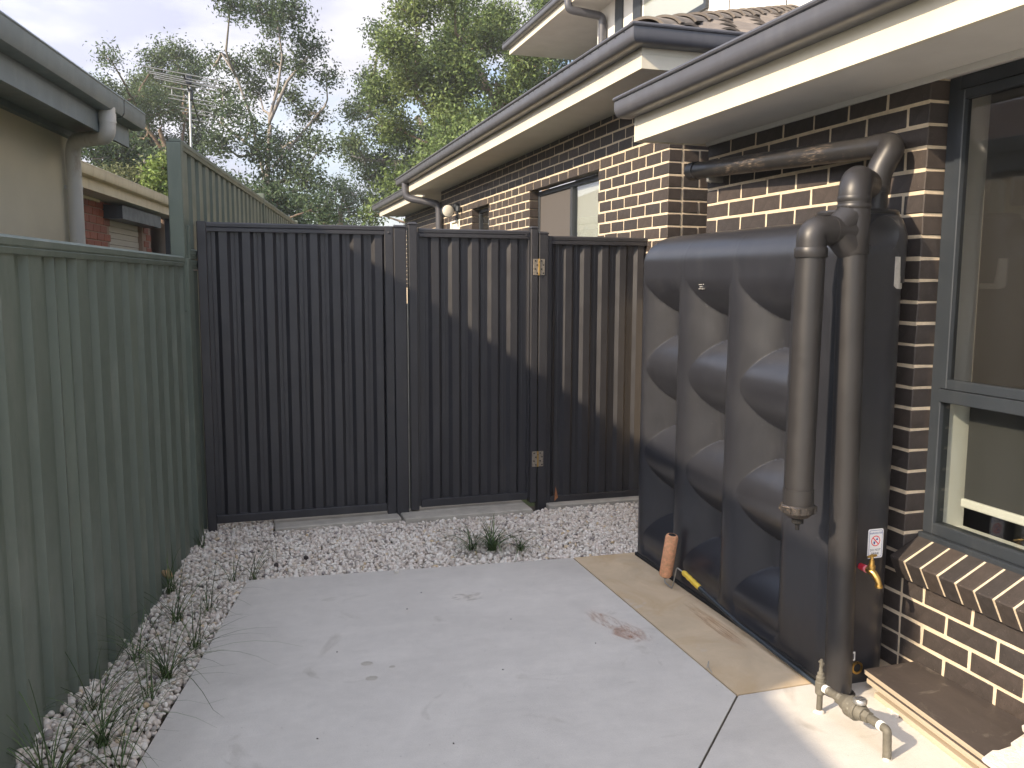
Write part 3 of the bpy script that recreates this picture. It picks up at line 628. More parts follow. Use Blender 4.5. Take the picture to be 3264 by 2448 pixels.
# --- windows in wall B
def winB(y0, y1, z0, z1, mull, left_m, right_m):
    x = XB+.09; a = MB(); t = .045
    for b in ((x, y0, z0, x+.05, y0+t, z1), (x, y1-t, z0, x+.05, y1, z1), (x, y0+t, z1-t, x+.05, y1-t, z1)): a.box(*b, bev=.003)
    if mull: a.box(x-.006, mull-t/2, z0, x+.05, mull+t/2, z1-t-.001, bev=.003)
    o = a.build('window', mat('frame_slate'), house)
    mb = MB(); mb.box(x+.02, y0+t, z0, x+.024, (mull or y1)-t/2, z1-t); mb.build('pane', mat('glass'), o)
    mb = MB(); mb.box(x+.05, y0+t, z0, x+.055, (mull or y1)-t/2, z1-t); mb.build('pane_backing', mat(left_m), o)  # backing paints the pane: white curtain for sky reflection, near-black for an unlit room
    if mull:
        mb = MB(); mb.box(x+.02, mull+t/2, z0, x+.024, y1-t, z1-t); mb.build('pane', mat('glass'), o)
        mb = MB(); mb.box(x+.012, mull+t/2, z0, x+.014, y1-t, z1-t); mb.build('fly_screen', mat(right_m), o)
    return o
winB(6.60, 8.36, 1.2, 2.497, 7.42, 'pane_backing', 'screen_mesh'); winB(9.88, 10.66, 1.2, 2.497, None, 'room_dark', None)
mb = MB(); mb.box(XB+.03, 11.32, 0, XB+.08, 11.84, 2.45, bev=.004); mb.box(XB+.0, 11.30, 0, XB+.029, 11.36, 2.454, bev=.003); mb.box(XB+.0, 11.80, 0, XB+.029, 11.858, 2.454, bev=.003); mb.box(XB+.001, 11.36, 2.40, XB+.029, 11.80, 2.453, bev=.003); mb.build('door', mat('door_white'), house)

# ================================================================== SECURITY LIGHT on wall B
lt = empty('security_light', (2.74, 11.45, 2.55), 'small black security floodlight with round lens above the white door', 'light')
mb = MB(); mb.lathe([(.055,0),(.06,.02),(.05,.05)], (2.788, 11.38, 2.58), 'x'); mb.xf(Matrix.Identity(4)); mb.v = [(2*2.788-x, y, z) for x, y, z in mb.v]; mb.build('mounting_plate', mat('frame_slate'), lt, smooth=40)
mb = MB(); mb.tube([(2.74,11.40,2.58),(2.68,11.36,2.56)], .02, 8); mb.lathe([(.03,0),(.075,.05),(.085,.13),(.085,.16)], (2.64, 11.50, 2.53), 'y'); mb.v = [(x, 2*11.50-y if y > 11.49 else y, z) for x, y, z in mb.v]; mb.build('lamp_head', mat('frame_slate'), lt, smooth=40)
mb = MB(); mb.lathe([(.078,0),(.06,.012),(.02,.018)], (2.64, 11.34, 2.53), 'y'); mb.v = [(x, 2*11.34-y, z) for x, y, z in mb.v]; mb.build('lens', mat('lamp_lens'), lt, smooth=60)
mb = MB(); mb.lathe([(.02,0),(.035,.02),(.03,.08)], (2.74, 11.18, 2.50), 'z'); mb.build('sensor', mat('frame_slate'), lt, smooth=40)

# ================================================================== METAL FENCES AND GATES
def profile(length, pitch, depth, start=0.0, b=.32, c_=.34):
    """trapezoid profile: (along, out); out>0 = towards the viewer"""
    pts = [(0, 0)]; p = start
    def put(q, o):
        if 0 < q < length: pts.append((q, o))
    while p < length:
        put(p, 0); put(p+pitch*b*.5, depth); put(p+pitch*(b*.5+c_), depth); put(p+pitch*(b+c_), 0)
        put(p+pitch*(b+c_+.5*(1-b-c_))-.004, 0); put(p+pitch*(b+c_+.5*(1-b-c_)), depth*.05); put(p+pitch*(b+c_+.5*(1-b-c_))+.004, 0)
        p += pitch
    pts.append((length, 0)); pts = sorted(pts)
    return pts
def sheet(name, origin, dirx, outv, length, z0, z1, pitch, depth, mt, parent, start=0.02, **kw):
    pr = profile(length, pitch, depth, start, **kw); V = []; F = []; n = len(pr)
    o_ = Vector(origin); dx = Vector(dirx).normalized(); ov = Vector(outv).normalized()
    for z in (z0, z1):
        for a, o in pr: V.append(o_+dx*a+ov*o+Vector((0,0,z)))
    for z in (z0, z1):
        for a, o in pr: V.append(o_+dx*a+ov*(o-.0012)+Vector((0,0,z)))
    for i in range(n-1):
        F += [(i, i+1, i+1+n, i+n), (2*n+i, 2*n+i+n, 2*n+i+1+n, 2*n+i+1)]
    mb = MB(); mb.add(V, F); return mb.build(name, mat(mt), parent)
# --- dark gate panels
YG = 5.7
def panel(x0, x1, z0, z1, parent, start, y=YG, nsh=2, railh=.046, caprail=True, mt='fence_dark'):
    L_ = (x1-x0)/nsh
    for i in range(nsh):
        ph = (start - i*L_) % .138
        sheet('metal_sheet', (x0+i*L_, y+.012-.0014*i, 0), (1,0,0), (0,-1,0), L_+.004, z0+.012, z1-.02, .138, .023, mt, parent, ph-.138)
    mb = MB(); mb.box(x0, y-.024, z0-.006, x1, y+.024, z0+railh, bev=.003); mb.build('bottom_rail', mat(mt), parent)
    mb = MB(); mb.sweep([(.026,z1-.055),(.026,z1-.036),(.022,z1-.031),(.027,z1-.026),(.027,z1-.008),(.018,z1),(-.018,z1),(-.027,z1-.008),(-.027,z1-.055)], [(x1, y), (x0, y)]); mb.build('top_rail', mat(mt), parent)
def postbox(x0, x1, z0, z1, parent, y=YG, dy=.033, name='post', mt='fence_dark', cap=True):
    mb = MB(); mb.box(x0, y-dy, z0, x1, y+dy, z1, bev=.004); mb.build(name, mat(mt), parent)
    if cap:
        mb = MB(); mb.box(x0-.003, y-dy-.003, z1+.0005, x1+.003, y+dy+.003, z1+.010, bev=.002); b = .012; mb.add([(x0,y-dy,z1+.010),(x1,y-dy,z1+.010),(x1,y+dy,z1+.010),(x0,y+dy,z1+.010),(x0+b,y-dy+b,z1+.018),(x1-b,y-dy+b,z1+.018),(x1-b,y+dy-b,z1+.018),(x0+b,y+dy-b,z1+.018)], [(0,1,5,4),(1,2,6,5),(2,3,7,6),(3,0,4,7),(4,5,6,7)]); mb.build('post_cap', mat(mt), parent)
def screw(x, y, z, parent, r_=.006, mt='fence_dark'):
    mb = MB(); mb.lathe([(r_,0),(r_,.003),(r_*.5,.005)], (x, y, z), 'y', 8); mb.v = [(a, 2*y-b, c_) for a, b, c_ in mb.v]; mb.build('screw', mat(mt), parent)
g1 = empty('metal_fence', (.38, YG, 0), 'dark ribbed metal fence panel left of the gate, wholly in shade', 'fence')
postbox(-.262, -.206, -.04, 1.962, g1, dy=.03, cap=False); panel(-.206, .892, .055, 1.957, g1, .05, nsh=2)
mb = MB(); mb.box(.893, YG-.028, .02, .952, YG+.02, 1.957, bev=.004); mb.build('channel', mat('fence_dark'), g1)
postbox(.9525, 1.034, -.06, 1.947, g1, y=YG-.012)
screw(.921, YG-.029, 1.915, g1)
g2 = empty('metal_gate', (1.5, YG, 0), 'dark ribbed metal gate leaf hung on two steel hinges', 'gate')
postbox(1.050, 1.107, .045, 1.968, g2, y=YG-.012, name='stile'); panel(1.124, 1.888, .062, 1.948, g2, .065, nsh=1)
mb = MB(); mb.box(1.1075, YG-.022, .065, 1.1235, YG+.02, 1.925, bev=.003); mb.build('channel', mat('fence_dark'), g2)
mb = MB(); mb.box(1.8885, YG-.022, .065, 1.9005, YG+.02, 1.925, bev=.003); mb.build('channel', mat('fence_dark'), g2)
postbox(1.901, 1.952, .035, 1.960, g2, y=YG-.012, name='stile'); screw(1.87, YG-.028, 1.915, g2)
# pale metal strip and beads imitate daylight through slot and holes in the gap
mb = MB()
for i in range(58): mb.lathe([(.0024,0),(.0024,.002)], (1.042, YG-.03, 1.93-i*.0165), 'y', 6)
mb.box(1.0405, YG-.029, .05, 1.0435, YG+.0, 1.45); mb.build('gap_light_beads', mat('galvanised'), g2, kind='stuff')
g3 = empty('metal_fence', (2.5, YG, 0), 'dark ribbed metal fence panel between the gate and the water tank, half sunlit', 'fence')
postbox(1.960, 2.026, -.06, 1.925, g3, y=YG-.012); mb = MB(); mb.box(2.0265, YG-.028, .0, 2.060, YG+.02, 1.915, bev=.004); mb.build('channel', mat('fence_dark'), g3)
panel(2.0605, 2.925, .02, 1.915, g3, .085, nsh=1); screw(2.043, YG-.029, 1.885, g3); mb = MB(); mb.box(2.925, YG-.03, .0, 2.965, YG+.03, 1.918, bev=.004); mb.build('channel', mat('fence_dark'), g3)
for zc in (1.700, .352):
    h = empty('hinge', (1.957, YG-.05, zc), 'upper steel butt hinge joining gate leaf and post' if zc > 1 else 'lower steel butt hinge joining gate leaf and post', 'hinge', 'steel hinges on the dark gate')
    for x0, x1 in ((1.916, 1.953), (1.961, 1.999)):
        mb = MB(); mb.box(x0, YG-.0495, zc-.055, x1, YG-.0455, zc+.055, bev=.001); lf = mb.build('leaf_plate', mat('hinge_steel'), h)
        mb = MB()
        for k in range(4):
            xx = (x0+x1)/2+(.008 if k % 2 else -.006); mb.lathe([(.0055,0),(.0045,.003)], (xx, YG-.0530, zc+.042-k*.028), 'y', 8)
        mb.build('screws', mat('hole_black'), lf)
    mb = MB(); mb.lathe([(.0055,-.056),(.0055,.056)], (1.957, YG-.052, zc), 'z', 10); mb.build('pin', mat('brass'), h, smooth=40)
mb = MB(); mb.add([(2.075, 5.62, .045), (2.115, 5.655, .06), (2.10, 5.665, .14), (2.085, 5.64, .09)], [(0,1,2,3)]); mb.build('dry_leaf', mat('leaf_dry'), label='small brown dry leaf standing at the foot of the right dark fence panel', cat='leaf')

# --- green boundary fence (low near part, tall part beyond the gate)
FD = Vector((.1513, 1, 0)).normalized(); FN = Vector((FD.y, -FD.x, 0))
def fpt(y, off=0): return Vector((fx(y), y, 0)) + FN*off
gf = empty('green_fence', tuple(fpt(4.2)), 'low green ribbed metal boundary fence along the gravel on the left', 'fence')
ys = [1.05, 1.86, 2.65, 3.46, 4.28, 5.36]; 
for i in range(5):
    p0, p1 = fpt(ys[i], -.004+.0014*(i % 2)), fpt(ys[i+1]); L_ = (p1-p0).dot(FD)
    ph = (3.16-ys[i])*1.011 % .2225
    sheet('metal_sheet', tuple(p0), FD, FN, L_+.004, -.08, 1.69, .2225, .027, 'fence_green', gf, ph-.2225-.02, b=.13, c_=.50)
sheet('metal_sheet', tuple(fpt(5.47, -.003)), FD, FN, .42, -.08, 1.66, .2225, .03, 'fence_green', gf, .03, b=.13, c_=.50)
def along(y0, y1, prof, parent, name, mt='fence_green'):
    a, b = fpt(y0), fpt(y1); mb = MB(); mb.sweep([(-o, z) for o, z in prof], [(a.x, a.y), (b.x, b.y)]); return mb.build(name, mat(mt), parent)
RP = lambda z1: [(.030,z1-.058),(.034,z1-.040),(.029,z1-.036),(.034,z1-.030),(.034,z1-.010),(.022,z1),(-.022,z1),(-.034,z1-.010),(-.034,z1-.058)]
along(1.0, 5.365, RP(1.738), gf, 'top_rail'); along(5.475, 5.9, RP(1.725), gf, 'top_rail'); along(1.0, 5.9, [(.02,-.05),(.02,.0),(-.02,.0),(-.02,-.05)], gf, 'bottom_rail')
def fpost(y, w_, d_, z0, z1, parent, name='post', off=0.0, cap=False):
    c_ = fpt(y, off); mb = MB(); mb.box(-w_/2, -d_/2, z0, w_/2, d_/2, z1, bev=.004); mb.xf(Matrix.Translation(c_) @ Matrix.Rotation(math.atan2(-FD.x, FD.y), 4, 'Z')); return mb.build(name, mat('fence_green'), parent)
fpost(5.425, .085, .075, -.1, 1.728, gf, off=.006); 
tf = empty('green_fence', tuple(fpt(8.9)), 'tall green ribbed metal fence running back beyond the dark gate', 'fence')
fpost(5.405, .080, .070, 1.42, 2.385, tf, off=-.004); mb = MB(); mb.box(-.036,-.031,2.3855,.036,.031,2.388); mb.xf(Matrix.Translation(fpt(5.405,-.004)) @ Matrix.Rotation(math.atan2(-FD.x, FD.y), 4, 'Z')); mb.build('post_opening', mat('hole_black'), tf)
fpost(5.475, .03, .035, 1.62, 1.92, tf, name='bracket', off=.03)
yy = [5.44, 7.2, 8.96, 10.7, 12.45]
for i in range(4):
    p0, p1 = fpt(yy[i], -.01+.0014*(i % 2)), fpt(yy[i+1]); L_ = (p1-p0).dot(FD)
    sheet('metal_sheet', tuple(p0), FD, FN, L_+.004, 1.70 if i == 0 else 0, 2.37, .2225, .03, 'fence_green', tf, .03, b=.15, c_=.50)
along(5.39, 12.5, [(o, z+.67) for o, z in RP(1.738)], tf, 'top_rail'); along(5.48, 8.96, [(o, z+.05) for o, z in RP(1.738)], tf, 'middle_rail')
fpost(8.96, .075, .06, 0, 2.45, tf); fpost(12.45, .075, .06, 0, 2.43, tf)
tf2 = empty('green_fence', tuple(fpt(16.5)), 'far end of the green fence stepping down behind the gate top', 'fence')
sheet('metal_sheet', tuple(fpt(12.5)), FD, FN, 8, 0, 2.20, .2225, .03, 'fence_green', tf2, .03); along(12.5, 20.5, [(o, z+.49) for o, z in RP(1.738)], tf2, 'top_rail')

# ================================================================== CREAM HOUSE on the left
ch = empty('cream_house', (-2.5, 4.2, 0), 'cream rendered house with grey-green gutter behind the left fence', 'house')
def lx(y, off): return off+.1513*(y-5.7)
def lbox(mb, o0, o1, y0, y1, z0, z1):
    V = []
    for z in (z0, z1):
        for o, y in ((o0, y0), (o1, y0), (o1, y1), (o0, y1)): V.append((lx(y, o), y, z))
    mb.add(V, [(0,3,2,1),(4,5,6,7),(0,1,5,4),(1,2,6,5),(2,3,7,6),(3,0,4,7)]); return mb
YN = 1.32
mb = MB(); lbox(mb, -7, -1.35, YN+.1, 6.95, -.3, 2.66); mb.build('wall', mat('render_cream'), ch)
mb = MB(); lbox(mb, -1.35, -.975, YN, 6.98, 2.640, 2.650); mb.build('soffit', mat('gutter_green'), ch)
mb = MB(); lbox(mb, -.975, -.955, YN, 6.985, 2.560, 2.79); mb.build('fascia', mat('gutter_green'), ch)
mb = MB(); lbox(mb, -1.349, -1.30, YN+.1, 6.95, 2.600, 2.6545); mb.build('eave_trim', mat('gutter_green'), ch)
GO = -.953; a_, b_ = (lx(YN, GO), YN), (lx(7.06, GO), 7.06)
gp = [(o_, z_-.030) for o_, z_ in [(.0, 2.725), (.055, 2.722), (.085, 2.732), (.098, 2.755), (.100, 2.835), (.106, 2.842), (.100, 2.852), (.092, 2.845), (.092, 2.758), (.08, 2.738), (.05, 2.728), (.006, 2.731), (.006, 2.83), (0, 2.83)]]
mb = MB(); mb.sweep([(-o, z) for o, z in gp][::-1], [a_, b_]); cg = mb.build('gutter', mat('gutter_green'), ch, smooth=35)
for y in (4.55, 6.52):
    mb = MB(); mb.sweep([(-o*1.015-.001, 2.705+(z-2.705)*1.012-.001) for o, z in gp[:8]][::-1]+[(0, 2.79)], [(lx(y, GO), y), (lx(y+.012, GO), y+.012)]); mb.build('gutter_joint', mat('frame_slate'), cg)
mb = MB(); mb.add([(lx(YN-.1,-.93), YN-.1, 2.80), (lx(7.05,-.93), 7.05, 2.80), (lx(7.05,-4.4), 7.05, 4.1), (lx(YN-.1,-4.4), YN-.1, 4.1), (lx(7.05,-8), 7.05, 2.83), (lx(YN-.1,-8), YN-.1, 2.83)], [(0,1,2,3),(3,2,4,5)]); mb.build('roof', mat('tile_roof_old'), ch)
mb = MB(); mb.add([(lx(6.96,-.95), 6.96, 2.66), (lx(6.96,-4.4), 6.96, 3.95), (lx(6.96,-7), 6.96, 2.66)], [(0,1,2)]); mb.add([(lx(YN+.1,-.95), YN+.1, 2.66), (lx(YN+.1,-4.4), YN+.1, 3.95), (lx(YN+.1,-7), YN+.1, 2.66)], [(0,2,1)]); mb.build('gable', mat('render_cream'), ch)
dpx = lx(6.75, -1.29); gxx = lx(6.35, -.90)
dp = empty('downpipe', (dpx, 6.8, 0), 'white weathered plastic downpipe with elbows on the corner of the cream house', 'downpipe')
mb = MB(); mb.tube(bend([(-.812, 6.31, 2.72), (-.812, 6.31, 2.535), (-1.114, 6.84, 2.570), (-1.114, 6.84, .0)], .05, R_=.12, seg=8), .050, 20); mb.build('pipe', mat('pvc_white'), dp, smooth=40)
for z in (2.25,):
    mb = MB(); mb.lathe([(.0535, -.012), (.0535, .012)], (-1.114, 6.84, z), 'z', 20); mb.box(-1.22, 6.83, z-.012, -1.15, 6.85, z+.012); mb.build('clip', mat('pvc_white'), dp, smooth=40)
mb = MB(); mb.lathe([(.054, -.03), (.054, .03)], (-.812, 6.31, 2.65), 'z', 20); mb.build('collar', mat('pvc_white'), dp, smooth=40)

# ================================================================== RED BRICK HOUSE beyond
bh = empty('red_brick_house', (-3.5, 14, 0), 'old red brick house with cream gutter and closed roller shutter behind the fences', 'house')
GX = lambda y, o=0: -1.68+.14*(y-10.84)+o
def qbox(mb, o0, o1, y0, y1, z0, z1):
    V = []
    for z in (z0, z1):
        for o, y in ((o0, y0), (o1, y0), (o1, y1), (o0, y1)): V.append((GX(y, o), y, z))
    mb.add(V, [(0,3,2,1),(4,5,6,7),(0,1,5,4),(1,2,6,5),(2,3,7,6),(3,0,4,7)]); return mb
mb = MB(); [qbox(mb, -6, -.345, *s_) for s_ in ((8.6, 13.0, -.3, 2.64), (14.72, 15.25, -.3, 2.64), (13.0, 14.72, 2.44, 2.64), (13.0, 14.72, -.3, 1.1))]; qbox(mb, -6, -.60, 15.25, 21, -.3, 2.64); bw = mb.build('brick_wall', mat('mortar_grey'), bh)
mb = MB(); cnt = 0
rb = bpy.data.meshes.new('red_brick_shape'); q = MB(); q.bbox(0, -.14, -.046, .05, .14, .046, .004, .002, random.Random(3)); rb.from_pydata(q.v, [], q.f); rb.materials.append(mat('brick_red'))
rest = MB()
for k in range(22):
    zc = 2.585-.105*k; yb = 8.75+(k % 2)*.15
    while yb < 15.2:
        inhole = 12.9 < yb < 14.82 and 1.1 < zc < 2.42
        if not inhole and not (12.95 < yb < 13.0):
            if yb > 11.6 and k < 9:
                o = bpy.data.objects.new('brick', rb); COL.objects.link(o); o.parent = bw; b = WL[bh.name]; o.location = (GX(yb, -.337)-b.x+random.uniform(0,.003), yb-b.y, zc); o.rotation_euler = (0, R(180), -math.atan(.14))
            else:
                i0 = len(rest.v); rest.bbox(-.05, -.14, -.046, 0, .14, .046, .004); rest.xf(Matrix.Translation((GX(yb, -.340), yb, zc)) @ Matrix.Rotation(-math.atan(.14), 4, 'Z'), i0)
        yb += .295
rest.build('brick_courses', mat('brick_red'), bw, kind='stuff')
mb = MB(); qbox(mb, -.35, -.02, 8.3, 21, 2.64, 2.65); mb.build('soffit', mat('soffit'), bh)
mb = MB(); qbox(mb, -.345, -.30, 8.3, 12.5, 2.605, 2.639); mb.build('eave_trim', mat('fascia_cream'), bh)
mb = MB(); qbox(mb, -.019, 0, 8.3, 21, 2.635, 2.80); mb.build('fascia', mat('fascia_cream'), bh)
mb = MB(); mb.sweep([(-o, z+.065) for o, z in gp][::-1], [(GX(8.3), 8.3), (GX(21), 21)]); mb.build('gutter', mat('fascia_cream'), bh, smooth=35)
mb = MB(); mb.add([(GX(8.2,.03),8.2,2.90),(GX(21,.03),21,2.90),(GX(21,-3.4),21,4.2),(GX(8.2,-3.4),8.2,4.2)], [(0,1,2,3)]); mb.build('roof', mat('tile_roof_old'), bh)
mb = MB()
for k in range(13): qbox(mb, -.42, -.40+.006*(k % 2), 13.02, 14.70, 2.43-.085*(k+1)+.006, 2.43-.085*k)
mb.build('roller_shutter', mat('shutter'), bh)
mb = MB(); qbox(mb, -.344, -.10, 12.75, 14.9, 2.42, 2.60); mb.build('shutter_box', mat('frame_slate'), bh)
mb = MB(); qbox(mb, -.20, -.08, 15.6, 17.2, .2, 2.62); mb.build('side_screen', mat('frame_slate'), bh)
pl = empty('young_plant', (-1.35, 10.6, 1.0), 'young green plant tip showing above the left fence by the red bricks', 'plant')
# ================================================================== AERIAL
an = empty('tv_aerial', (-.98, 20, 3.1), 'tall grey television aerial on a mast above the old brick house', 'aerial')
mb = MB(); mb.tube([(-.98, 20, 3.1), (-.945, 20, 5.68)], .024, 10); mb.build('mast', mat('galvanised'), an, smooth=40)
mb = MB(); bz = 5.72; mb.tube([(-1.02, 19.3, bz+.06), (-.83, 21.3, bz-.62+.1)], .018, 8); mb.build('boom', mat('frame_slate'), an)
def boom_pt(t): return Vector((-1.02+.19*t, 19.3+2.0*t, bz+.06-.58*t))
for i in (0, 1, 2, 4, 6, 7, 9, 10, 12):
    t = i/12; p = boom_pt(t); hw = (.78, .72, .62, .55, .52, .60, .45, .50, .40, .34, .34, .30, .26)[i]; tilt = -.12
    mb = MB(); mb.tube([p+Vector((-hw, 0, hw*.13)), p+Vector((hw, 0, -hw*.13))], .010, 6)
    if i in (0, 1):
        q_ = Vector((0, .05, -.12)); mb.tube([p+q_+Vector((-hw+.12, 0, hw*.13)), p+q_+Vector((hw-.06, 0, -hw*.13))], .011, 6); mb.tube(bend([p+Vector((hw, 0, -hw*.13)), p+Vector((hw+.05, 0, -hw*.13-.06)), p+q_+Vector((hw, 0, -hw*.13))], .01), .010, 6)
    mb.build('element', mat('galvanised'), an)
mb = MB(); mb.box(-1.0, 19.5, bz-.1, -.88, 19.75, bz+.12, bev=.02); mb.box(-.95, 19.9, bz-.34, -.88, 20.0, bz-.1, bev=.02); mb.build('feed_box', mat('frame_slate'), an)
mb = MB(); mb.tube([(-1.35, 20, 5.63), (-.945, 20, 5.60)], .014, 6); mb.tube([(-1.3, 20, 5.63), (-1.3, 20, 5.5)], .01, 6); mb.build('arm', mat('galvanised'), an)
# ================================================================== RAINWATER TANK
TX, TY0, TY1, TXB, TH = 2.168, 2.725, 4.52, 2.495, 1.855
tk = empty('rainwater_tank', ((TX+TXB)/2, 3.6, 0), 'black ribbed plastic slimline rainwater tank against the brick wall', 'water tank')
def tank_body():
    # perimeter of a rounded rectangle; dense on the front face
    rc = .085; per = []   # (x, y, nx, ny)
    def arc(cx, cy, a0, a1, n, rc=.085):
        for i in range(n+1):
            a = a0+(a1-a0)*i/n; per.append((cx+rc*math.cos(a), cy+rc*math.sin(a), math.cos(a), math.sin(a)))
    nf = 300
    for i in range(nf+1): per.append((TX, TY1-rc-(TY1-TY0-2*rc)*i/nf, -1, 0))
    arc(TX+rc, TY0+rc, math.pi, 1.5*math.pi, 14); r2 = .14
    for i in range(1, 14): per.append((TX+rc+(TXB-TX-rc-r2)*i/14, TY0, 0, -1))
    arc(TXB-r2, TY0+r2, 1.5*math.pi, 2*math.pi, 16, r2)
    for i in range(1, 20): per.append((TXB, TY0+r2+(TY1-TY0-rc-r2)*i/20, 1, 0))
    arc(TXB-rc, TY1-rc, 0, .5*math.pi, 8)
    for i in range(1, 8): per.append((TXB-rc-(TXB-TX-2*rc)*i/8, TY1, 0, 1))
    arc(TX+rc, TY1-rc, .5*math.pi, math.pi, 12)
    per = np.array(per); n = len(per)
    zs = list(np.linspace(0, 1.70, 230)); rt = .155
    lv = [(z, 0.0) for z in zs] + [(1.70+rt*math.sin(a), rt*(1-math.cos(a))) for a in np.linspace(.08, math.pi/2*.97, 22)]
    dpt = .135; V = []
    for z, ins in lv:
        x, y = per[:,0].copy(), per[:,1].copy(); fr_ = (per[:,2] < -.5)
        Vv = np.where(y < 3.02, 0, np.sin(math.pi*(y-3.02)/.485)**2)
        Vv = -dpt*np.power(Vv, 1.2)
        zc = .115+.505*np.round((min(z, 1.63)-.115)/.505); dz = z-zc
        if z > 1.63: dz = 0
        Rr = (-.012 if zc < 1.5 else -.0005)-3.5*dz*dz
        h = np.maximum(Vv, Rr)
        # gentle fade at the ends of the face and at the base
        e = np.clip((TY1-.03-y)/.10, 0, 1); e = e*e*(3-2*e); b_ = min(1, max(0, (z-.03)/.05)); h = h*e*b_
        h = np.where(fr_, h, 0)
        x = x - per[:,2]*h*-1*-1 if False else x + (-h)*fr_
        # the near end: shallow vertical rib and the flat overflow disc
        # inset for the rounded top; squeeze towards the middle
        cx_, cy_ = (TX+TXB)/2, (TY0+TY1)/2
        kx = (TXB-TX-2*ins*1.05)/(TXB-TX); ky = (TY1-TY0-2*ins)/(TY1-TY0)
        x = cx_+(x-cx_)*kx; y = cy_+(y-cy_)*ky
        V.append(np.stack([x, y, np.full(n, z)], 1))
    V = np.concatenate(V); F = []
    for j in range(len(lv)-1):
        a = np.arange(n); b = (a+1) % n; F.append(np.stack([j*n+a, j*n+b, (j+1)*n+b, (j+1)*n+a], 1))
    F = np.concatenate(F)
    top = len(lv)-1; c0 = len(V); V = np.concatenate([V, [[(TX+TXB)/2, (TY0+TY1)/2, TH+.003]]])
    cap = np.array([[top*n+i, top*n+(i+1) % n, c0, c0] for i in range(n)])
    me = bpy.data.meshes.new('tank_body'); b = np.array(WL[tk.name])
    me.from_pydata([tuple(p) for p in V-b], [], [tuple(int(q) for q in f) for f in F]+[(int(f[0]), int(f[1]), int(f[2])) for f in cap])
    me.polygons.foreach_set('use_smooth', [True]*len(me.polygons)); me.set_sharp_from_angle(angle=R(19))
    return link('tank_body', me, mat('tank_plastic'), tk)
tank_body()
# raised inlet neck with lid at the near end
mb = MB(); pr = [(.172,1.60),(.176,1.76),(.174,1.79),(.166,1.825),(.156,1.848),(.150,1.856),(.150,1.862)]
V = []; F = []; n = 40
for i, (r_, z) in enumerate(pr):
    for k in range(n):
        a = 2*math.pi*k/n; ca, sa = math.cos(a), math.sin(a); q_ = (abs(ca)**3.2+abs(sa)**3.2)**(-1/3.2); V.append((2.350+(r_-.022)*q_*ca, 2.915+r_*1.04*q_*sa, z))
    if i:
        for k in range(n): F.append(((i-1)*n+k, (i-1)*n+(k+1) % n, i*n+(k+1) % n, i*n+k))
F.append(tuple((len(pr)-1)*n+k for k in range(n))); mb.add(V, F); mb.build('inlet_neck', mat('tank_plastic'), tk, smooth=40)
mb = MB(); mb.lathe([(.140,1.862),(.154,1.864),(.156,1.874),(.151,1.882),(.110,1.886)], (2.352, 2.915, 0), 'z', 40); mb.build('lid', mat('pipe_black'), tk, smooth=35)
mb = MB(); mb.lathe([(.070,0),(.073,.003),(.071,.0055),(.067,.005),(.064,.003)], (2.325, 2.729, 1.782), 'y', 36); mb.v = [(x, 2*2.731-y, z) for x, y, z in mb.v]; mb.build('overflow_disc', mat('tank_plastic'), tk, smooth=35)
# end face pieces
def endplate(name, x0, x1, z0, z1, mt, th=.0025, bev=.0, y=TY0):
    mb = MB(); mb.box(x0, y-th, z0, x1, y-.0002, z1); return mb.build(name, mat(mt), tk)
def wrap(a, off=.0):   # a = arc length along the near end from x = TXB-.14
    if a < 0: return (TXB-.14+a, TY0-off)
    t = a/.14; return (TXB-.14+(.14+off)*math.sin(t), TY0+.14-(.14+off)*math.cos(t))
lab = MB(); cols = 9; V = []; F = []
for i in range(cols+1):
    a = .030+.100*i/cols; x_, y_ = wrap(a, .0018); x2, y2 = wrap(a, .0002); z0 = 1.578+(.012*(1-i/1.5) if i < 1.5 else 0); V += [(x_, y_, z0), (x_, y_, 1.700), (x2, y2, z0), (x2, y2, 1.700)]
    if i: q = 4*(i-1); F += [(q, q+4, q+5, q+1), (q, q+2, q+6, q+4), (q+1, q+5, q+7, q+3)]
F += [(0,1,3,2), (4*cols, 4*cols+2, 4*cols+3, 4*cols+1)]
lab.add(V, F); lab.build('foil_label', mat('foil_label'), tk)
for a, z in ((.072, 1.728), (.122, 1.735)):
    x_, y_ = wrap(a, .0005); mb = MB(); mb.lathe([(.009, 0), (.009, .0015)], (0, 0, 0), 'y', 14); mb.xf(Matrix.Translation((x_, y_, z)) @ Matrix.Rotation(a/.14, 4, 'Z')); mb.build('green_dot', mat('sticker_green'), tk)
endplate('white_label', 2.268, 2.294, .098, .134, 'sticker_white'); endplate('barcode', 2.273, 2.277, .104, .128, 'ink_dark', .0035); endplate('barcode', 2.280, 2.288, .104, .128, 'ink_dark', .0035)
# brass outlet ring
mb = MB(); mb.lathe([(.026,0),(.026,.006),(.018,.006),(.018,.001)], (2.305, TY0, .066), 'y', 24); mb.v = [(x, 2*TY0-y, z) for x, y, z in mb.v]; mb.build('outlet_ring', mat('brass'), tk, smooth=40)
mb = MB(); mb.lathe([(.017,0),(.017,.003)], (2.305, TY0, .066), 'y', 20); mb.v = [(x, 2*TY0-y, z) for x, y, z in mb.v]; mb.build('outlet_hole', mat('hole_black'), tk)
# thin mould marks near the top of the front (illegible raised lettering)
mb = MB(); y0 = 3.84; zc0 = 1.575
for r0, (a, b, z) in enumerate(((0, .036, .020), (.0, .030, .012), (.043, .050, .014), (.008, .032, .001), (0, .012, -.009), (.018, .026, -.009), (.032, .045, -.009))): mb.box(TX-.0008+.006, y0-b, zc0+z, TX+.02, y0-a, zc0+z+.003)
mb.build('mould_mark', mat('foil_label'), tk)
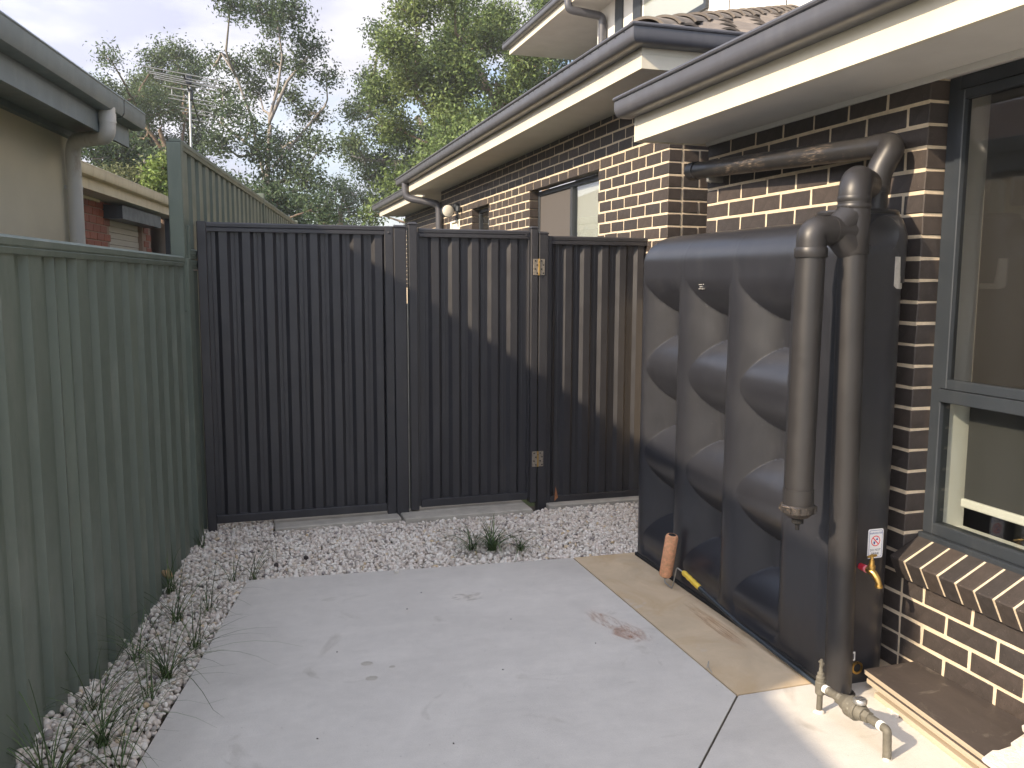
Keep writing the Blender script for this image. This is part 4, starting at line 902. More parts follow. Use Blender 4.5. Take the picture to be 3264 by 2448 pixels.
# dark base strip
mb = MB(); mb.bbox(TX-.012, TY0+.05, .001, TX+.05, TY1-.05, .020, .004); mb.build('base_strip', mat('hole_black'), tk)
# --- warning sign
sg = empty('warning_sign', (2.345, TY0-.003, .47), 'small white rainwater do not drink sign behind the brass tap', 'sign')
def rrect(x0, x1, z0, z1, r_, y, n=5):
    P_ = []
    for cx, cz, a0 in ((x1-r_, z1-r_, 0), (x0+r_, z1-r_, 90), (x0+r_, z0+r_, 180), (x1-r_, z0+r_, 270)):
        for i in range(n+1): a = R(a0+90*i/n); P_.append((cx+r_*math.cos(a), cz+r_*math.sin(a)))
    return P_
def plate(poly, y0, y1, name, mt, parent):
    n = len(poly); mb = MB(); mb.add([(x, y0, z) for x, z in poly]+[(x, y1, z) for x, z in poly], [tuple(range(n)), tuple(range(2*n-1, n-1, -1))]+[((i+1) % n, i, i+n, (i+1) % n+n) for i in range(n)]); return mb.build(name, mat(mt), parent)
SX0, SX1, SZ0, SZ1 = 2.326, 2.398, .515, .634
yS = TY0-.0005
plate(rrect(SX0, SX1, SZ0, SZ1, .008, 0), yS-.0018, yS, 'sign_plate', 'sign_white', sg)
def ring(poly_o, poly_i, y, name, mt, parent):
    n = len(poly_o); mb = MB(); mb.add([(x, y, z) for x, z in poly_o]+[(x, y, z) for x, z in poly_i]+[(x, y+.0004, z) for x, z in poly_o]+[(x, y+.0004, z) for x, z in poly_i], [(i, (i+1) % n, (i+1) % n+n, i+n) for i in range(n)]); return mb.build(name, mat(mt), parent)
ring(rrect(SX0+.005, SX1-.005, SZ0+.005, SZ1-.005, .006, 0), rrect(SX0+.0066, SX1-.0066, SZ0+.0066, SZ1-.0066, .005, 0), yS-.0022, 'border', 'ink_blue', sg)
cx_, cz_ = (SX0+SX1)/2, .585
circ = lambda r_: [(cx_+r_*math.cos(2*math.pi*i/32), cz_+r_*math.sin(2*math.pi*i/32)) for i in range(32)]
ring(circ(.0215), circ(.0180), yS-.0022, 'ban_ring', 'ink_red', sg)
d_ = .0014; plate([(cx_-.0135-d_, cz_+.0135-d_), (cx_+.0135-d_, cz_-.0135-d_), (cx_+.0135+d_, cz_-.0135+d_), (cx_-.0135+d_, cz_+.0135+d_)][::-1], yS-.0028, yS-.0024, 'ban_bar', 'ink_red', sg)
plate([(cx_-.009, cz_-.013), (cx_-.003, cz_-.013), (cx_-.002, cz_-.002), (cx_-.010, cz_-.002)], yS-.0024, yS-.002, 'cup_symbol', 'ink_blue', sg)
plate([(cx_+.001, cz_+.004), (cx_+.011, cz_+.003), (cx_+.011, cz_+.007), (cx_+.008, cz_+.009), (cx_+.008, cz_+.013), (cx_+.005, cz_+.013), (cx_+.005, cz_+.009), (cx_+.001, cz_+.007)], yS-.0024, yS-.002, 'tap_symbol', 'ink_blue', sg)
def text(s_, x, z, size, mt, parent, y, name='lettering'):
    cu = bpy.data.curves.new(name, 'FONT'); cu.body = s_; cu.size = size; cu.align_x = 'CENTER'; cu.extrude = .00015; cu.resolution_u = 2
    t_ = bpy.data.objects.new('tmp', cu); me = bpy.data.meshes.new_from_object(t_); bpy.data.objects.remove(t_); me.name = name
    me.transform(Matrix.Translation(Vector((x, y, z))-WL[parent.name]) @ Matrix.Rotation(R(90), 4, 'X')); me.materials.clear(); me.materials.append(mat(mt))
    o = bpy.data.objects.new(name, me); COL.objects.link(o); o.parent = parent; return o
text('RAINWATER', cx_, .6135, .0105, 'ink_blue', sg, yS-.0023); text('DO NOT', cx_, .5445, .0125, 'ink_dark', sg, yS-.0023); text('DRINK', cx_, .5300, .0125, 'ink_dark', sg, yS-.0023)
# --- brass tap
tp = empty('brass_tap', (2.30, TY0-.05, .42), 'brass garden tap with red collar on the end of the tank', 'tap')
Y0 = TY0
mb = MB(); mb.tube([(2.298, Y0, .487), (2.298, Y0-.030, .487)], .0135, 16); mb.build('inlet_nut', mat('red_plastic'), tp, smooth=40)
mb = MB(); mb.tube([(2.298, Y0-.028, .487), (2.299, Y0-.036, .486)], .0145, 16); mb.build('thread_tape', mat('pink_tape'), tp, smooth=40)
mb = MB(); mb.tube([(2.299, Y0-.034, .487), (2.302, Y0-.052, .486), (2.307, Y0-.066, .478), (2.312, Y0-.078, .462), (2.316, Y0-.084, .446), (2.317, Y0-.086, .436)], [.012,.0145,.0135,.0125,.011,.011], 16); mb.lathe([(.0135,0),(.0145,.004),(.0135,.010)], (2.317, Y0-.086, .427), 'z', 16); mb.build('spout', mat('brass'), tp, smooth=50)
mb = MB(); mb.lathe([(.0125,-.006),(.0135,.0),(.0145,.006),(.0145,.014),(.0105,.016),(.0095,.034),(.0065,.036),(.0060,.050)], (2.303, Y0-.056, .494), 'z', 16); mb.build('bonnet', mat('brass'), tp, smooth=40)
mb = MB(); mb.tube([(2.280, Y0-.060, .545), (2.289, Y0-.058, .545), (2.297, Y0-.057, .546), (2.303, Y0-.056, .547), (2.309, Y0-.055, .546), (2.317, Y0-.054, .545), (2.326, Y0-.052, .545)], [.0045,.0055,.0045,.007,.0045,.0055,.0045], 12); mb.build('handle', mat('brass'), tp, smooth=60)

# ================================================================== PIPES
rp = empty('standing_pipe', (2.18, 2.685, 0), 'thick black standing drain pipe with domed top and side chamber before the tank', 'pipe')
b0, b1 = Vector((2.186, 2.683, 0)), Vector((2.146, 2.680, 1.875))
mb = MB(); mb.tube([b0, b1], .0515, 28); mb.build('riser', mat('pipe_black'), rp, smooth=40)
mb = MB(); mb.lathe([(.066,0),(.060,.006),(.053,.008)], (b0.x, b0.y, .0005), 'z', 28); mb.build('base_collar', mat('pipe_black'), rp, smooth=40)
def lerp(z): return b0.lerp(b1, z/1.875)
def sock(z0, z1, r_, name='socket'):
    mb = MB(); a, b = lerp(z0), lerp(z1); mb.tube([a, a+Vector((0,0,.004)), b-Vector((0,0,.004)), b], [r_-.002, r_, r_, r_-.002], 28); mb.build(name, mat('pipe_black'), rp, smooth=40)
tt = MB(); a, b = lerp(1.705), lerp(1.868); tt.tube([a, a+Vector((0,0,.003)), b-Vector((0,0,.003)), b], [.0555,.0575,.0575,.0555], 28)
tt.tube([(2.13, 2.68, 1.788), (2.05, 2.68, 1.788)], .0545, 28)
for sg_ in (1, -1): tt.tube([lerp(1.788)+Vector((0,0,sg_*.07)), Vector((2.075, 2.68, 1.788))], [.054, .053], 20)
tt.build('tee', mat('pipe_black'), rp, smooth=40)
sock(1.868, 1.885, .0595, 'socket'); sock(1.893, 1.915, .0590, 'socket')
mb = MB(); c0 = lerp(1.885); dd = Vector((.76, .64, 0)).normalized(); pts_ = [c0]; 
for i in range(9): a = R(90*i/8); pts_.append(c0+Vector((0,0,.03))+dd*(.062*(1-math.cos(a)))+Vector((0,0,.062*math.sin(a)*.95)))
pts_.append(pts_[-1]+dd*.14); mb.tube(pts_, .0575, 28); mb.build('dome_elbow', mat('pipe_black'), rp, smooth=45)
mb = MB(); mb.tube(bend([(2.06, 2.68, 1.788), (1.970, 2.68, 1.788), (1.970, 2.68, 1.700)], .05, R_=.085, seg=10), .0530, 28); mb.build('side_elbow', mat('pipe_black'), rp, smooth=45)
mb = MB(); mb.lathe([(.0565,1.690),(.0585,1.694),(.0585,1.722),(.0565,1.726)], (1.970, 2.68, 0), 'z', 28); mb.build('socket', mat('pipe_black'), rp, smooth=40)
mb = MB(); mb.tube([(1.970, 2.68, 1.72), (1.963, 2.68, .80)], .0515, 28); mb.build('chamber', mat('pipe_black'), rp, smooth=40)
mb = MB(); mb.lathe([(.0555,.835),(.0560,.775),(.0560,.770)][::-1], (1.963, 2.68, 0), 'z', 28); mb.build('chamber_socket', mat('pipe_black'), rp, smooth=40)
mb = MB(); mb.lathe([(.018,.722),(.040,.728),(.056,.742),(.064,.748),(.064,.772),(.060,.776),(.056,.776)], (1.963, 2.68, 0), 'z', 28)
for i in range(12): a = 2*math.pi*i/12; mb.box(1.963+.064*math.cos(a)-.004, 2.68+.064*math.sin(a)-.004, .750, 1.963+.064*math.cos(a)+.004, 2.68+.064*math.sin(a)+.004, .771)
mb.build('screw_cap', mat('pipe_scuffed'), rp, smooth=35)
mb = MB(); mb.lathe([(.016,.700),(.022,.704),(.022,.722)], (1.963, 2.68, 0), 'z', 8); mb.lathe([(.007,.676),(.008,.680),(.008,.702)], (1.963, 2.68, 0), 'z', 12); mb.build('drain_nozzle', mat('hole_black'), rp, smooth=35)
ip = empty('inlet_pipe', (2.45, 2.95, 1.88), 'black scuffed drain pipe running level under the eave and down into the tank lid', 'pipe')
PX = 2.468
mb = MB(); mb.tube([(PX, 4.47, 2.228), (PX, 2.94, 2.146)], .0455, 28); mb.build('level_pipe', mat('pipe_scuffed'), ip, smooth=40)
mb = MB(); mb.tube([(PX, 4.475, 2.228), (PX, 4.475-.001, 2.228), (PX, 4.405, 2.2245), (PX, 4.404, 2.2245)], [.044,.0505,.0505,.046], 28); mb.build('end_cap', mat('pipe_black'), ip, smooth=40)
mb = MB(); mb.tube(bend([(PX, 2.965, 2.1475), (PX, 2.862, 2.142), (2.413, 2.880, 2.035), (2.410, 2.885, 1.95)], .05, R_=.06, seg=7), .0505, 28); mb.build('double_elbow', mat('pipe_black'), ip, smooth=45)
mb = MB(); mb.tube([(2.410, 2.885, 1.965), (2.410, 2.885, 1.880)], .0460, 28); mb.build('drop_pipe', mat('pipe_black'), ip, smooth=40)
for z0 in (1.990, 1.955):
    mb = MB(); mb.lathe([(.0515,z0),(.0530,z0+.003),(.0530,z0+.02),(.0515,z0+.023)], (2.410, 2.885, 0), 'z', 28); mb.build('socket', mat('pipe_black'), ip, smooth=40)
mb = MB(); mb.box(PX, 4.285, 2.15, PX+.092, 4.305, 2.175); mb.tube([(PX+.0, 4.295, 2.172), (PX+.0, 4.295, 2.158), (PX+.02, 4.295, 2.150)], .008, 8); mb.build('pipe_clip', mat('galvanised'), ip)

# ================================================================== WATER METER
wm = empty('water_meter', (2.02, 2.40, 0), 'dirty bronze water meter and valve on two short pipe risers beside the black pipe', 'water meter')
A, B = Vector((2.013, 2.567, 0)), Vector((2.030, 2.236, 0))
bz_ = 'bronze_dirty'
mb = MB(); mb.tube([A, A+Vector((0,0,.10))], .011, 14); mb.build('riser', mat(bz_), wm, smooth=40)
mb = MB(); mb.lathe([(.013,.070),(.018,.075),(.019,.100),(.019,.120),(.016,.124),(.017,.128),(.017,.140),(.013,.144),(.013,.155),(.008,.158),(.006,.178)], (A.x, A.y, 0), 'z', 16); mb.build('valve_body', mat(bz_), wm, smooth=35)
mb = MB(); mb.tube([A+Vector((0,0,.176)), A+Vector((.001,.0,.188)), A+Vector((-.001,0,.208))], [.0055,.008,.005], 10); mb.tube([A+Vector((-.008,.004,.200)), A+Vector((.008,-.004,.190))], .0045, 8); mb.build('valve_handle', mat(bz_), wm, smooth=40)
AX = Vector((2.016, 2.56, .103)); BX = Vector((2.028, 2.245, .103)); dr = (BX-AX)
def seg(t0, t1, r0, r1=None, name='coupling', mt=bz_, n=18):
    mb = MB(); a, b = AX+dr*t0, AX+dr*t1; r1 = r1 or r0; mb.tube([a, a+(b-a)*.06, a+(b-a)*.94, b], [r0*.93, r0, r1, r1*.93], n); mb.build(name, mat(mt), wm, smooth=40)
seg(.04, .10, .0155, name='thread_tape', mt='tape_white'); seg(.09, .28, .0150, name='nipple'); seg(.27, .37, .0215, n=6, name='nut'); seg(.36, .46, .026, .033, name='meter_neck'); seg(.45, .62, .036, .036, name='meter_body'); seg(.47, .60, .039, name='meter_band'); seg(.62, .70, .031, .025, name='meter_neck'); seg(.70, .78, .0215, n=6, name='nut'); seg(.78, .93, .0165, name='nipple'); seg(.92, .97, .0175, name='thread_tape', mt='tape_white')
mc = AX+dr*.62; mb = MB(); mb.lathe([(.020,0),(.024,.004),(.024,.014),(.021,.018)], (mc.x, mc.y, mc.z+.030), 'z', 24); mb.build('dial_housing', mat('galvanised'), wm, smooth=40)
mb = MB(); mb.box(mc.x-.016, mc.y+.002, mc.z+.0485, mc.x+.014, mc.y+.010, mc.z+.0500); mb.box(mc.x-.004, mc.y-.014, mc.z+.0485, mc.x+.012, mc.y-.008, mc.z+.0500); mb.build('dial_window', mat('ink_dark'), wm)
mb = MB(); mb.tube(bend([AX+dr*.95, BX+Vector((0,-.012,0)), B+Vector((0,-.006,.02)), B+Vector((0,-.006,0))], .012, R_=.022, seg=6), .0145, 16); mb.build('elbow_riser', mat(bz_), wm, smooth=45)
for p_ in (A, B+Vector((0,-.006,0))):
    V, F = pebbles(np.array([[p_.x, p_.y, -.002]]), np.array([.024])); npmesh('cement_collar', V, F, mat('concrete'), parent=wm, smooth=True)

# ================================================================== PAINT ROLLER ON EXTENSION POLE
pr_ = empty('paint_roller', (2.11, 3.9, 0), 'orange fluffy paint roller with yellow handle on a long dark pole along the tank base', 'paint roller')
s0, s1 = Vector((2.092, 3.958, .050)), Vector((2.112, 3.93, .282))
mb = MB(); ds = (s1-s0); mb.tube([s0, s0+ds*.02, s0+ds*.06, s0+ds*.94, s0+ds*.98, s1], [.026,.031,.034,.034,.031,.026], 28); mb.build('sleeve', mat('fleece_orange'), pr_, smooth=50)
mb = MB(); mb.tube([s1-ds*.01, s1+ds*.004], .020, 20); mb.build('sleeve_core', mat('hole_black'), pr_)
mb = MB(); mb.tube([s0-ds*.03, s0+ds*.01], [.014,.020], 16); mb.build('sleeve_cap', mat('hole_black'), pr_)
mb = MB(); mb.tube(bend([s0-ds*.02, s0-ds*.14+Vector((0,-.003,0)), Vector((2.100, 3.893, .005)), Vector((2.100, 3.85, .132)), Vector((2.116, 3.79, .118))], .003, R_=.012), .0035, 8); mb.build('wire_frame', mat('galvanised'), pr_, smooth=50)
h0, h1 = Vector((2.112, 3.805, .122)), Vector((2.125, 3.655, .088)); hd_ = h1-h0
mb = MB(); mb.tube([h0+hd_*t for t in (0,.05,.12,.25,.38,.5,.62,.75,.9,1)], [.009,.013,.015,.0125,.015,.0125,.015,.0135,.0145,.013], 16); mb.build('handle', mat('yellow_plastic'), pr_, smooth=50)
mb = MB(); mb.tube([h1-hd_*.02, h1+hd_*.18, h1+hd_*.26], [.0125,.012,.010], 14); mb.tube([h1+hd_*.2, Vector((2.128, 3.30, .040)), Vector((2.130, 2.74, .012))], .0095, 12); mb.build('pole', mat('pole_blue'), pr_, smooth=50)

# ================================================================== BOARDS AND STONE OFFCUTS
def board(name, y0, y1, xa0, xa1, xb, z0, z1, mt, label, em=None, tilt=0):
    mb = MB(); V = []
    for z in (z0, z1):
        for x, y in ((xa0, y1), (xb, y1), (xb, y0), (xa1, y0)): V.append((x, y, z+tilt*(2.7-y)))
    mb.add(V, [(0,1,2,3)]); mb.mi = 1; mb.f[-1] = tuple(reversed(mb.f[-1])) ; mb.add(V, []); 
    b = 0; mb.f.append((4,7,6,5)); mb.m.append(0)
    for i in range(4): mb.f.append((i, (i+1) % 4, (i+1) % 4+4, i+4)); mb.m.append(1)
    mb.m[0] = 0
    return mb.build(name, [mat(mt), mat(em or 'ply_edge')], label=label, cat='board')
board('plywood_board', 1.2, 2.675, 2.300, 2.160, 2.553, .064, .082, 'ply_face', 'dark brown film faced plywood sheet lying on top by the brick wall')
board('plywood_board', 1.2, 2.640, 2.285, 2.148, 2.50, .0445, .0635, 'ply_face', 'second plywood sheet with pale edge just under the dark top sheet')
board('timber_board', 1.2, 2.69, 2.335, 2.155, 2.45, .0225, .0440, 'pine', 'pale pine board between the plywood and the lowest board', 'pine')
board('timber_board', 1.1, 2.60, 2.290, 2.135, 2.42, .0010, .0220, 'pine', 'lowest pale pine board lying on the concrete path', 'pine')
rs = random.Random(21)
def slabstone(cx, cy, cz, L_, W_, T_, ang, label, mt='stone_white'):
    mb = MB(); n = 9; top = []; 
    for k in range(n):
        a = 2*math.pi*k/n+rs.uniform(-.12, .12); ca, sa = math.cos(a), math.sin(a); q_ = 1/max(abs(ca), abs(sa)); top.append((ca*q_*L_/2*rs.uniform(.86, 1.03), sa*q_*W_/2*rs.uniform(.86, 1.03)))
    V = [(x, y, rs.uniform(-.0015, .0015)) for x, y in top]+[(x*rs.uniform(.95,1.05), y*rs.uniform(.95,1.05), -T_*.5) for x, y in top]+[(x*.97, y*.97, -T_) for x, y in top]+[(0,0,rs.uniform(.0,.003))]
    F = [(i, (i+1) % n, 3*n) for i in range(n)]+[(i+n, (i+1) % n+n, (i+1) % n, i) for i in range(n)]+[(i+2*n, (i+1) % n+2*n, (i+1) % n+n, i+n) for i in range(n)]+[tuple(range(3*n-1, 2*n-1, -1))]
    mb.add(V, F); mb.xf(Matrix.Translation((cx, cy, cz)) @ Matrix.Rotation(ang, 4, 'Z') @ Matrix.Rotation(rs.uniform(-.03, .03), 4, 'X')); mb.build('stone_offcut', mat(mt), label=label, cat='stone', group='stone offcuts stacked on the boards')
slabstone(2.36, 1.985, .100, .30, .11, .017, .10, 'lowest flat white stone offcut lying on the dark plywood sheet')
slabstone(2.29, 1.925, .118, .26, .13, .017, -.25, 'flat white stone offcut second from the bottom of the stack')
slabstone(2.42, 1.99, .120, .22, .12, .018, .3, 'chipped white stone offcut at the back of the stack near the wall')
slabstone(2.41, 1.94, .140, .20, .14, .018, -.1, 'upper white stone offcut of the stack by the brick wall')
slabstone(2.47, 2.00, .160, .18, .12, .018, .2, 'topmost white stone offcut nearest the brick wall')
slabstone(2.16, 1.935, .028, .16, .12, .024, .0, 'grey white stone offcut leaning low beside the board edge', 'stone_white')
slabstone(2.10, 1.99, .012, .13, .06, .011, .35, 'thin dark stone offcut lying on the concrete below the stack', 'ply_face')
slabstone(2.272, 2.475, .007, .07, .022, .006, 1.25, 'tiny white stone chip on the concrete beside the pale boards')

# ================================================================== small marks on the slabs
stain('rust_mark', 1.62, 3.55, .70, .11, R(-68), (.45,.19,.07), .74, 3)
stain('rust_mark', 1.64, 3.43, .32, .12, R(-62), (.42,.16,.055), .70, 9, z=.0022)
stain('rust_mark', 2.07, 3.42, .85, .09, R(-87), (.42,.18,.07), .72, 5, z=.0026)
stain('rust_mark', 1.05, 4.10, .30, .12, R(-20), (.42,.33,.22), .78, 12)
for (x, y, r_) in ((.448, 3.33, .020), (.448, 3.47, .020), (.545, 3.41, .011)):
    mb = MB(); n = 16; mb.add([(x+r_*1.3*math.cos(2*math.pi*i/n)*random.uniform(.85,1.1), y+r_*math.sin(2*math.pi*i/n)*random.uniform(.85,1.1), .0014) for i in range(n)], [tuple(range(n))]); mb.build('slab_mark', mat('concrete_old'), kind='structure')
for (x, y) in ((.34,3.62),(1.17,3.75),(.98,3.25),(.72,4.02),(.20,2.92),(.65,2.75),(1.45,3.38),(.83,4.22)):
    V, F = pebbles(np.array([[x, y, .002]]), np.array([.0035])); npmesh('grit', V, F, mat('brick_dark'), kind='stuff')
mb = MB(); mb.tube(bend([(1.80, 3.02, .0), (1.815, 3.03, .028), (1.79, 2.99, .018), (1.80, 2.97, -.003)], .002, R_=.01), .0015, 6); mb.build('wire_tie', mat('galvanised'), label='small bent wire tie sticking up from the slab joint', cat='wire')

# ================================================================== GRASS TUFTS
def tuft(x, y, z, n, Ln, spread, label, lean=(0, 0), seed=1, width=.0036):
    r_ = random.Random(seed); V = []; F = []; n = int(n*2.0); Ln *= 1.3; spread *= 1.15
    for i in range(n):
        a = r_.uniform(0, 2*math.pi); L_ = Ln*r_.uniform(.45, 1.1); sp = spread*r_.uniform(.35, 1.15); d = Vector((math.cos(a), math.sin(a), 0)); bx = x+r_.gauss(0, .012); by = y+r_.gauss(0, .012)
        sd_ = Vector((-d.y, d.x, 0)); k = 7; droop = r_.uniform(.6, 1.35); w0 = width*r_.uniform(.7, 1.2); b0_ = len(V)
        for j in range(k+1):
            t = j/k; hor = sp*L_*(t**1.25); zz = L_*(t*(1.0) - droop*.62*sp*t**2.3)
            p = Vector((bx, by, z))+d*hor+Vector((lean[0]*t*t*L_, lean[1]*t*t*L_, max(zz, -.0+.004*t))); ww = w0*(1-t**2.2)+.0006
            V += [p-sd_*ww*.5, p+sd_*ww*.5]
            if j: q_ = b0_+2*(j-1); F.append((q_, q_+1, q_+3, q_+2))
    mb = MB(); mb.add(V, F); return mb.build('grass_tuft', mat('blade'), label=label, cat='grass', smooth=80)
T = [(-.60, 2.72, 22, .34, 1.1, 'large grass tuft on gravel nearest the camera at the left edge'), (-.50, 2.98, 20, .30, 1.1, 'long bladed grass tuft on gravel, second from the camera beside the fence'), (-.42, 2.80, 9, .27, 1.0, 'thin grass tuft near the slab edge, nearest the camera on the right of the strip'),
     (-.56, 3.22, 12, .26, 1.0, 'upright grass tuft against the foot of the green fence'), (-.34, 3.55, 26, .30, 1.2, 'thick dark grass tuft in the middle of the gravel strip'), (-.39, 3.35, 7, .26, .9, 'sparse grass tuft with few tall blades in the middle of the strip'), (-.49, 3.80, 12, .24, 1.0, 'wispy grass tuft hugging the green fence midway along'),
     (-.25, 3.86, 12, .24, .9, 'grass tuft with short upright blades midway along the strip'), (-.35, 4.20, 15, .26, 1.1, 'arching grass tuft beside the fence beyond the middle'), (-.20, 4.28, 9, .22, 1.0, 'small grass tuft with bent blades close to the slab'), (-.41, 4.60, 14, .24, .8, 'dark upright grass tuft at the fence foot near the tan rock'), (-.10, 4.72, 5, .16, .7, 'single thin weed on gravel left of the slab corner'),
     (.005, 4.70, 7, .20, 1.0, 'little grass tuft growing right at the slab corner'), (-.29, 5.35, 6, .17, .8, 'small weed against the green fence near the dark gate'), (.12, 5.0, 3, .13, .4, 'tiny weed standing in the gravel beyond the slab corner')]
for i, (x, y, n, Ln, sp, lb) in enumerate(T):
    tuft(x, y, float(gz(np.array([x]), np.array([y]))[0]), n, Ln, sp, lb, seed=40+i)
tuft(1.38, 4.80, 0, 46, .20, 1.15, 'broad dark grass tuft in the middle of the gravel before the gate', seed=90, width=.005)
tuft(1.26, 4.83, 0, 18, .19, 1.2, 'flattened grass tuft just left of the broad middle tuft', lean=(-.4, 0), seed=91); tuft(1.54, 4.75, 0, 18, .13, 1.2, 'low grass tuft just right of the broad middle tuft', seed=92)

# ================================================================== TREES
LQ = np.array([[0, -.5, 0], [.5, 0, .06], [0, .5, 0], [-.5, 0, .06]])   # leaf diamond, long axis y
def leaves(C_, n_per, sig, ln, wd, droop=.6):
    n = len(C_)*n_per; P_ = np.repeat(C_, n_per, 0) + RNG.normal(size=(n, 3))*sig
    d = RNG.normal(size=(n, 3)); d[:, 2] = d[:, 2]*.6-droop; d /= np.linalg.norm(d, axis=1)[:, None]
    q_ = RNG.normal(size=(n, 3)); s_ = np.cross(d, q_); s_ /= np.linalg.norm(s_, axis=1)[:, None]; nn = np.cross(d, s_)
    l_ = ln*RNG.uniform(.6, 1.3, n); w_ = wd*RNG.uniform(.7, 1.3, n)
    V = P_[:, None, :] + d[:, None, :]*(LQ[:, 1][None, :, None]*l_[:, None, None]) + s_[:, None, :]*(LQ[:, 0][None, :, None]*w_[:, None, None]) + nn[:, None, :]*(LQ[:, 2][None, :, None]*w_[:, None, None])
    return V.reshape(-1, 3), (np.arange(n*4).reshape(n, 4))
def tree(label, Y, trunk, clumps, leaf, bark, dens=1.0, depth=1.0, seed=1, name='gum_tree', ln=.17, wd=.070, r0=.28, squash=.75, limbs=(), sig=.25, per=40, twig=.022, cat='tree', cl=1.0):
    rs_ = random.Random(seed); px = D*Y/FPX
    tp_ = [at(x, y, Y) for x, y in trunk]; base = Vector((tp_[0].x, Y, -.3)); root = empty(name, tuple(base), label, cat, 'trees behind the houses')
    br = MB(); path = [base]+tp_; br.tube(path, [r0*1.25]+[r0*(1-.75*i/len(tp_)) for i in range(len(tp_))], 9)
    allp = list(path[1:])
    for lm in limbs:
        q_ = [at(x, y, Y)+Vector((0, rs_.uniform(-.6, .6), 0)) for x, y in lm]; br.tube(q_, [r0*.55*(1-.7*i/len(q_)) for i in range(len(q_))], 7); allp += q_
    cs = []
    for (x, y, r_) in clumps:
        r_ *= cl
        c_ = at(x, y, Y); rm = r_*px; c_ = c_+Vector((0, rs_.uniform(-1, 1)*depth*3.0, 0)); cs.append((c_, rm))
        cand = [p for p in allp if p.z < c_.z+.5] or allp; p0 = min(cand, key=lambda p: (p-c_).length+max(0, (c_.z-p.z))*-.25)
        mid = p0.lerp(c_, .5)+Vector((rs_.uniform(-.3, .3), rs_.uniform(-.3, .3), -.12*(c_-p0).length)); L_ = (c_-p0).length
        br.tube([p0, p0.lerp(mid, .5)+Vector((rs_.uniform(-.1,.1), 0, 0)), mid, mid.lerp(c_, .6), c_], [min(r0*.5, .025+.018*L_)*k for k in (1, .85, .68, .45, .25)], 6, caps=False)
    SC = []
    for c_, rm in cs:
        k = max(8, int(50*dens*rm*rm)); 
        for i in range(k):
            v = Vector([rs_.gauss(0, 1) for _ in range(3)]).normalized()*rm*(rs_.random()**.42); v.z *= squash; s_ = c_+v; SC.append(s_)
            if rs_.random() < .16: m_ = c_.lerp(s_, .5)+Vector((0, 0, -.1)); br.tube([c_+Vector((0,0,-rm*.3)), m_, s_], [twig*1.3, twig, twig*.5], 4, caps=False)
    V, F = leaves(np.array([tuple(s_) for s_ in SC]), per, sig, ln, wd)
    br.build('trunk', mat(bark), root, smooth=60)
    npmesh('crown', V, F, mat(leaf), parent=root)
    return root
tree('tall open eucalyptus with pale branching trunk in the centre against the sky', 38, [(578,470),(577,400),(580,330),(585,270)],
     [(500,55,36),(560,28,42),(620,50,44),(670,95,38),(590,100,40),(520,120,34),(462,100,24),(645,140,34),(705,165,28),(560,165,36),(480,180,30),(625,195,30),(700,225,24),(448,235,34),(500,250,34),(655,235,24),(610,290,34),(665,290,30),(560,345,40),(620,360,42),(480,330,38),(683,335,28),(645,400,38),(575,420,44),(500,400,40),(690,395,22),(540,300,26),(600,20,34),(655,440,34)],
     'leaf_gum_dark', 'bark_pale', dens=1.0, seed=2, limbs=[[(577,400),(560,330),(540,250),(510,170),(478,110)],[(580,330),(583,250),(600,190),(610,120),(600,50)],[(583,260),(620,180),(660,130),(690,95)],[(590,360),(640,300),(690,240)],[(560,330),(520,300),(480,270)]], r0=.14, name='gum_tree', cl=.88)
tree('rounded grey-green eucalyptus behind the aerial on the left', 46, [(372,420),(362,340),(345,280)],
     [(255,155,20),(295,148,26),(335,125,32),(380,118,34),(420,125,28),(300,185,38),(360,175,42),(410,180,34),(250,215,30),(290,235,44),(345,240,46),(400,240,40),(435,290,34),(380,305,44),(320,300,44),(265,280,38),(225,300,34),(240,345,38),(300,350,40),(350,365,38),(410,370,38),(455,375,30)],
     'leaf_gum', 'bark_brown', dens=1.0, seed=3, limbs=[[(370,400),(390,330),(400,260)],[(362,340),(320,280),(290,220)]], r0=.19)
tree('broad leafy eucalyptus rising above the long slate gutter', 33, [(1090,300),(1085,235),(1075,180)],
     [(880,50,46),(950,25,48),(1020,20,48),(1090,30,48),(1150,60,40),(840,120,46),(905,110,50),(975,95,52),(1050,95,50),(1120,110,44),(830,190,44),(890,185,50),(960,170,52),(1030,165,48),(1095,160,44),(1150,150,40),(1190,185,38),(880,250,46),(945,240,48),(1010,225,44),(1070,220,40),(1130,215,34),(1180,100,36),(1000,280,36),(940,300,38)],
     'leaf_bright', 'bark_brown', dens=1.7, seed=4, limbs=[[(1088,290),(1050,200),(1010,110)],[(1085,235),(1120,150),(1110,80)],[(1090,300),(980,290),(900,200)]], r0=.30, depth=1.0)
tree('leafy eucalyptus lobe hanging lower left of the broad tree', 41, [(960,420),(950,330),(900,250)],
     [(800,105,24),(815,150,30),(770,235,26),(805,230,34),(765,300,24),(750,330,24),(785,320,32),(830,290,40),(840,345,42),(890,310,44),(790,385,30),(835,400,36),(880,375,40),(930,350,42),(805,440,28),(850,445,30),(760,255,20)],
     'leaf_gum', 'bark_pale', dens=1.0, seed=5, limbs=[[(950,330),(870,290),(800,240)],[(950,330),(860,350),(790,340)]], r0=.28)
tree('bright green lower tree just above the slate gutter', 27, [(930,470),(920,420)],
     [(860,390,28),(900,370,32),(940,345,34),(980,320,34),(870,430,26),(820,455,22),(905,410,30),(1010,290,28),(960,290,26)], 'leaf_bright', 'bark_brown', dens=1.3, seed=6, r0=.16, depth=.5)
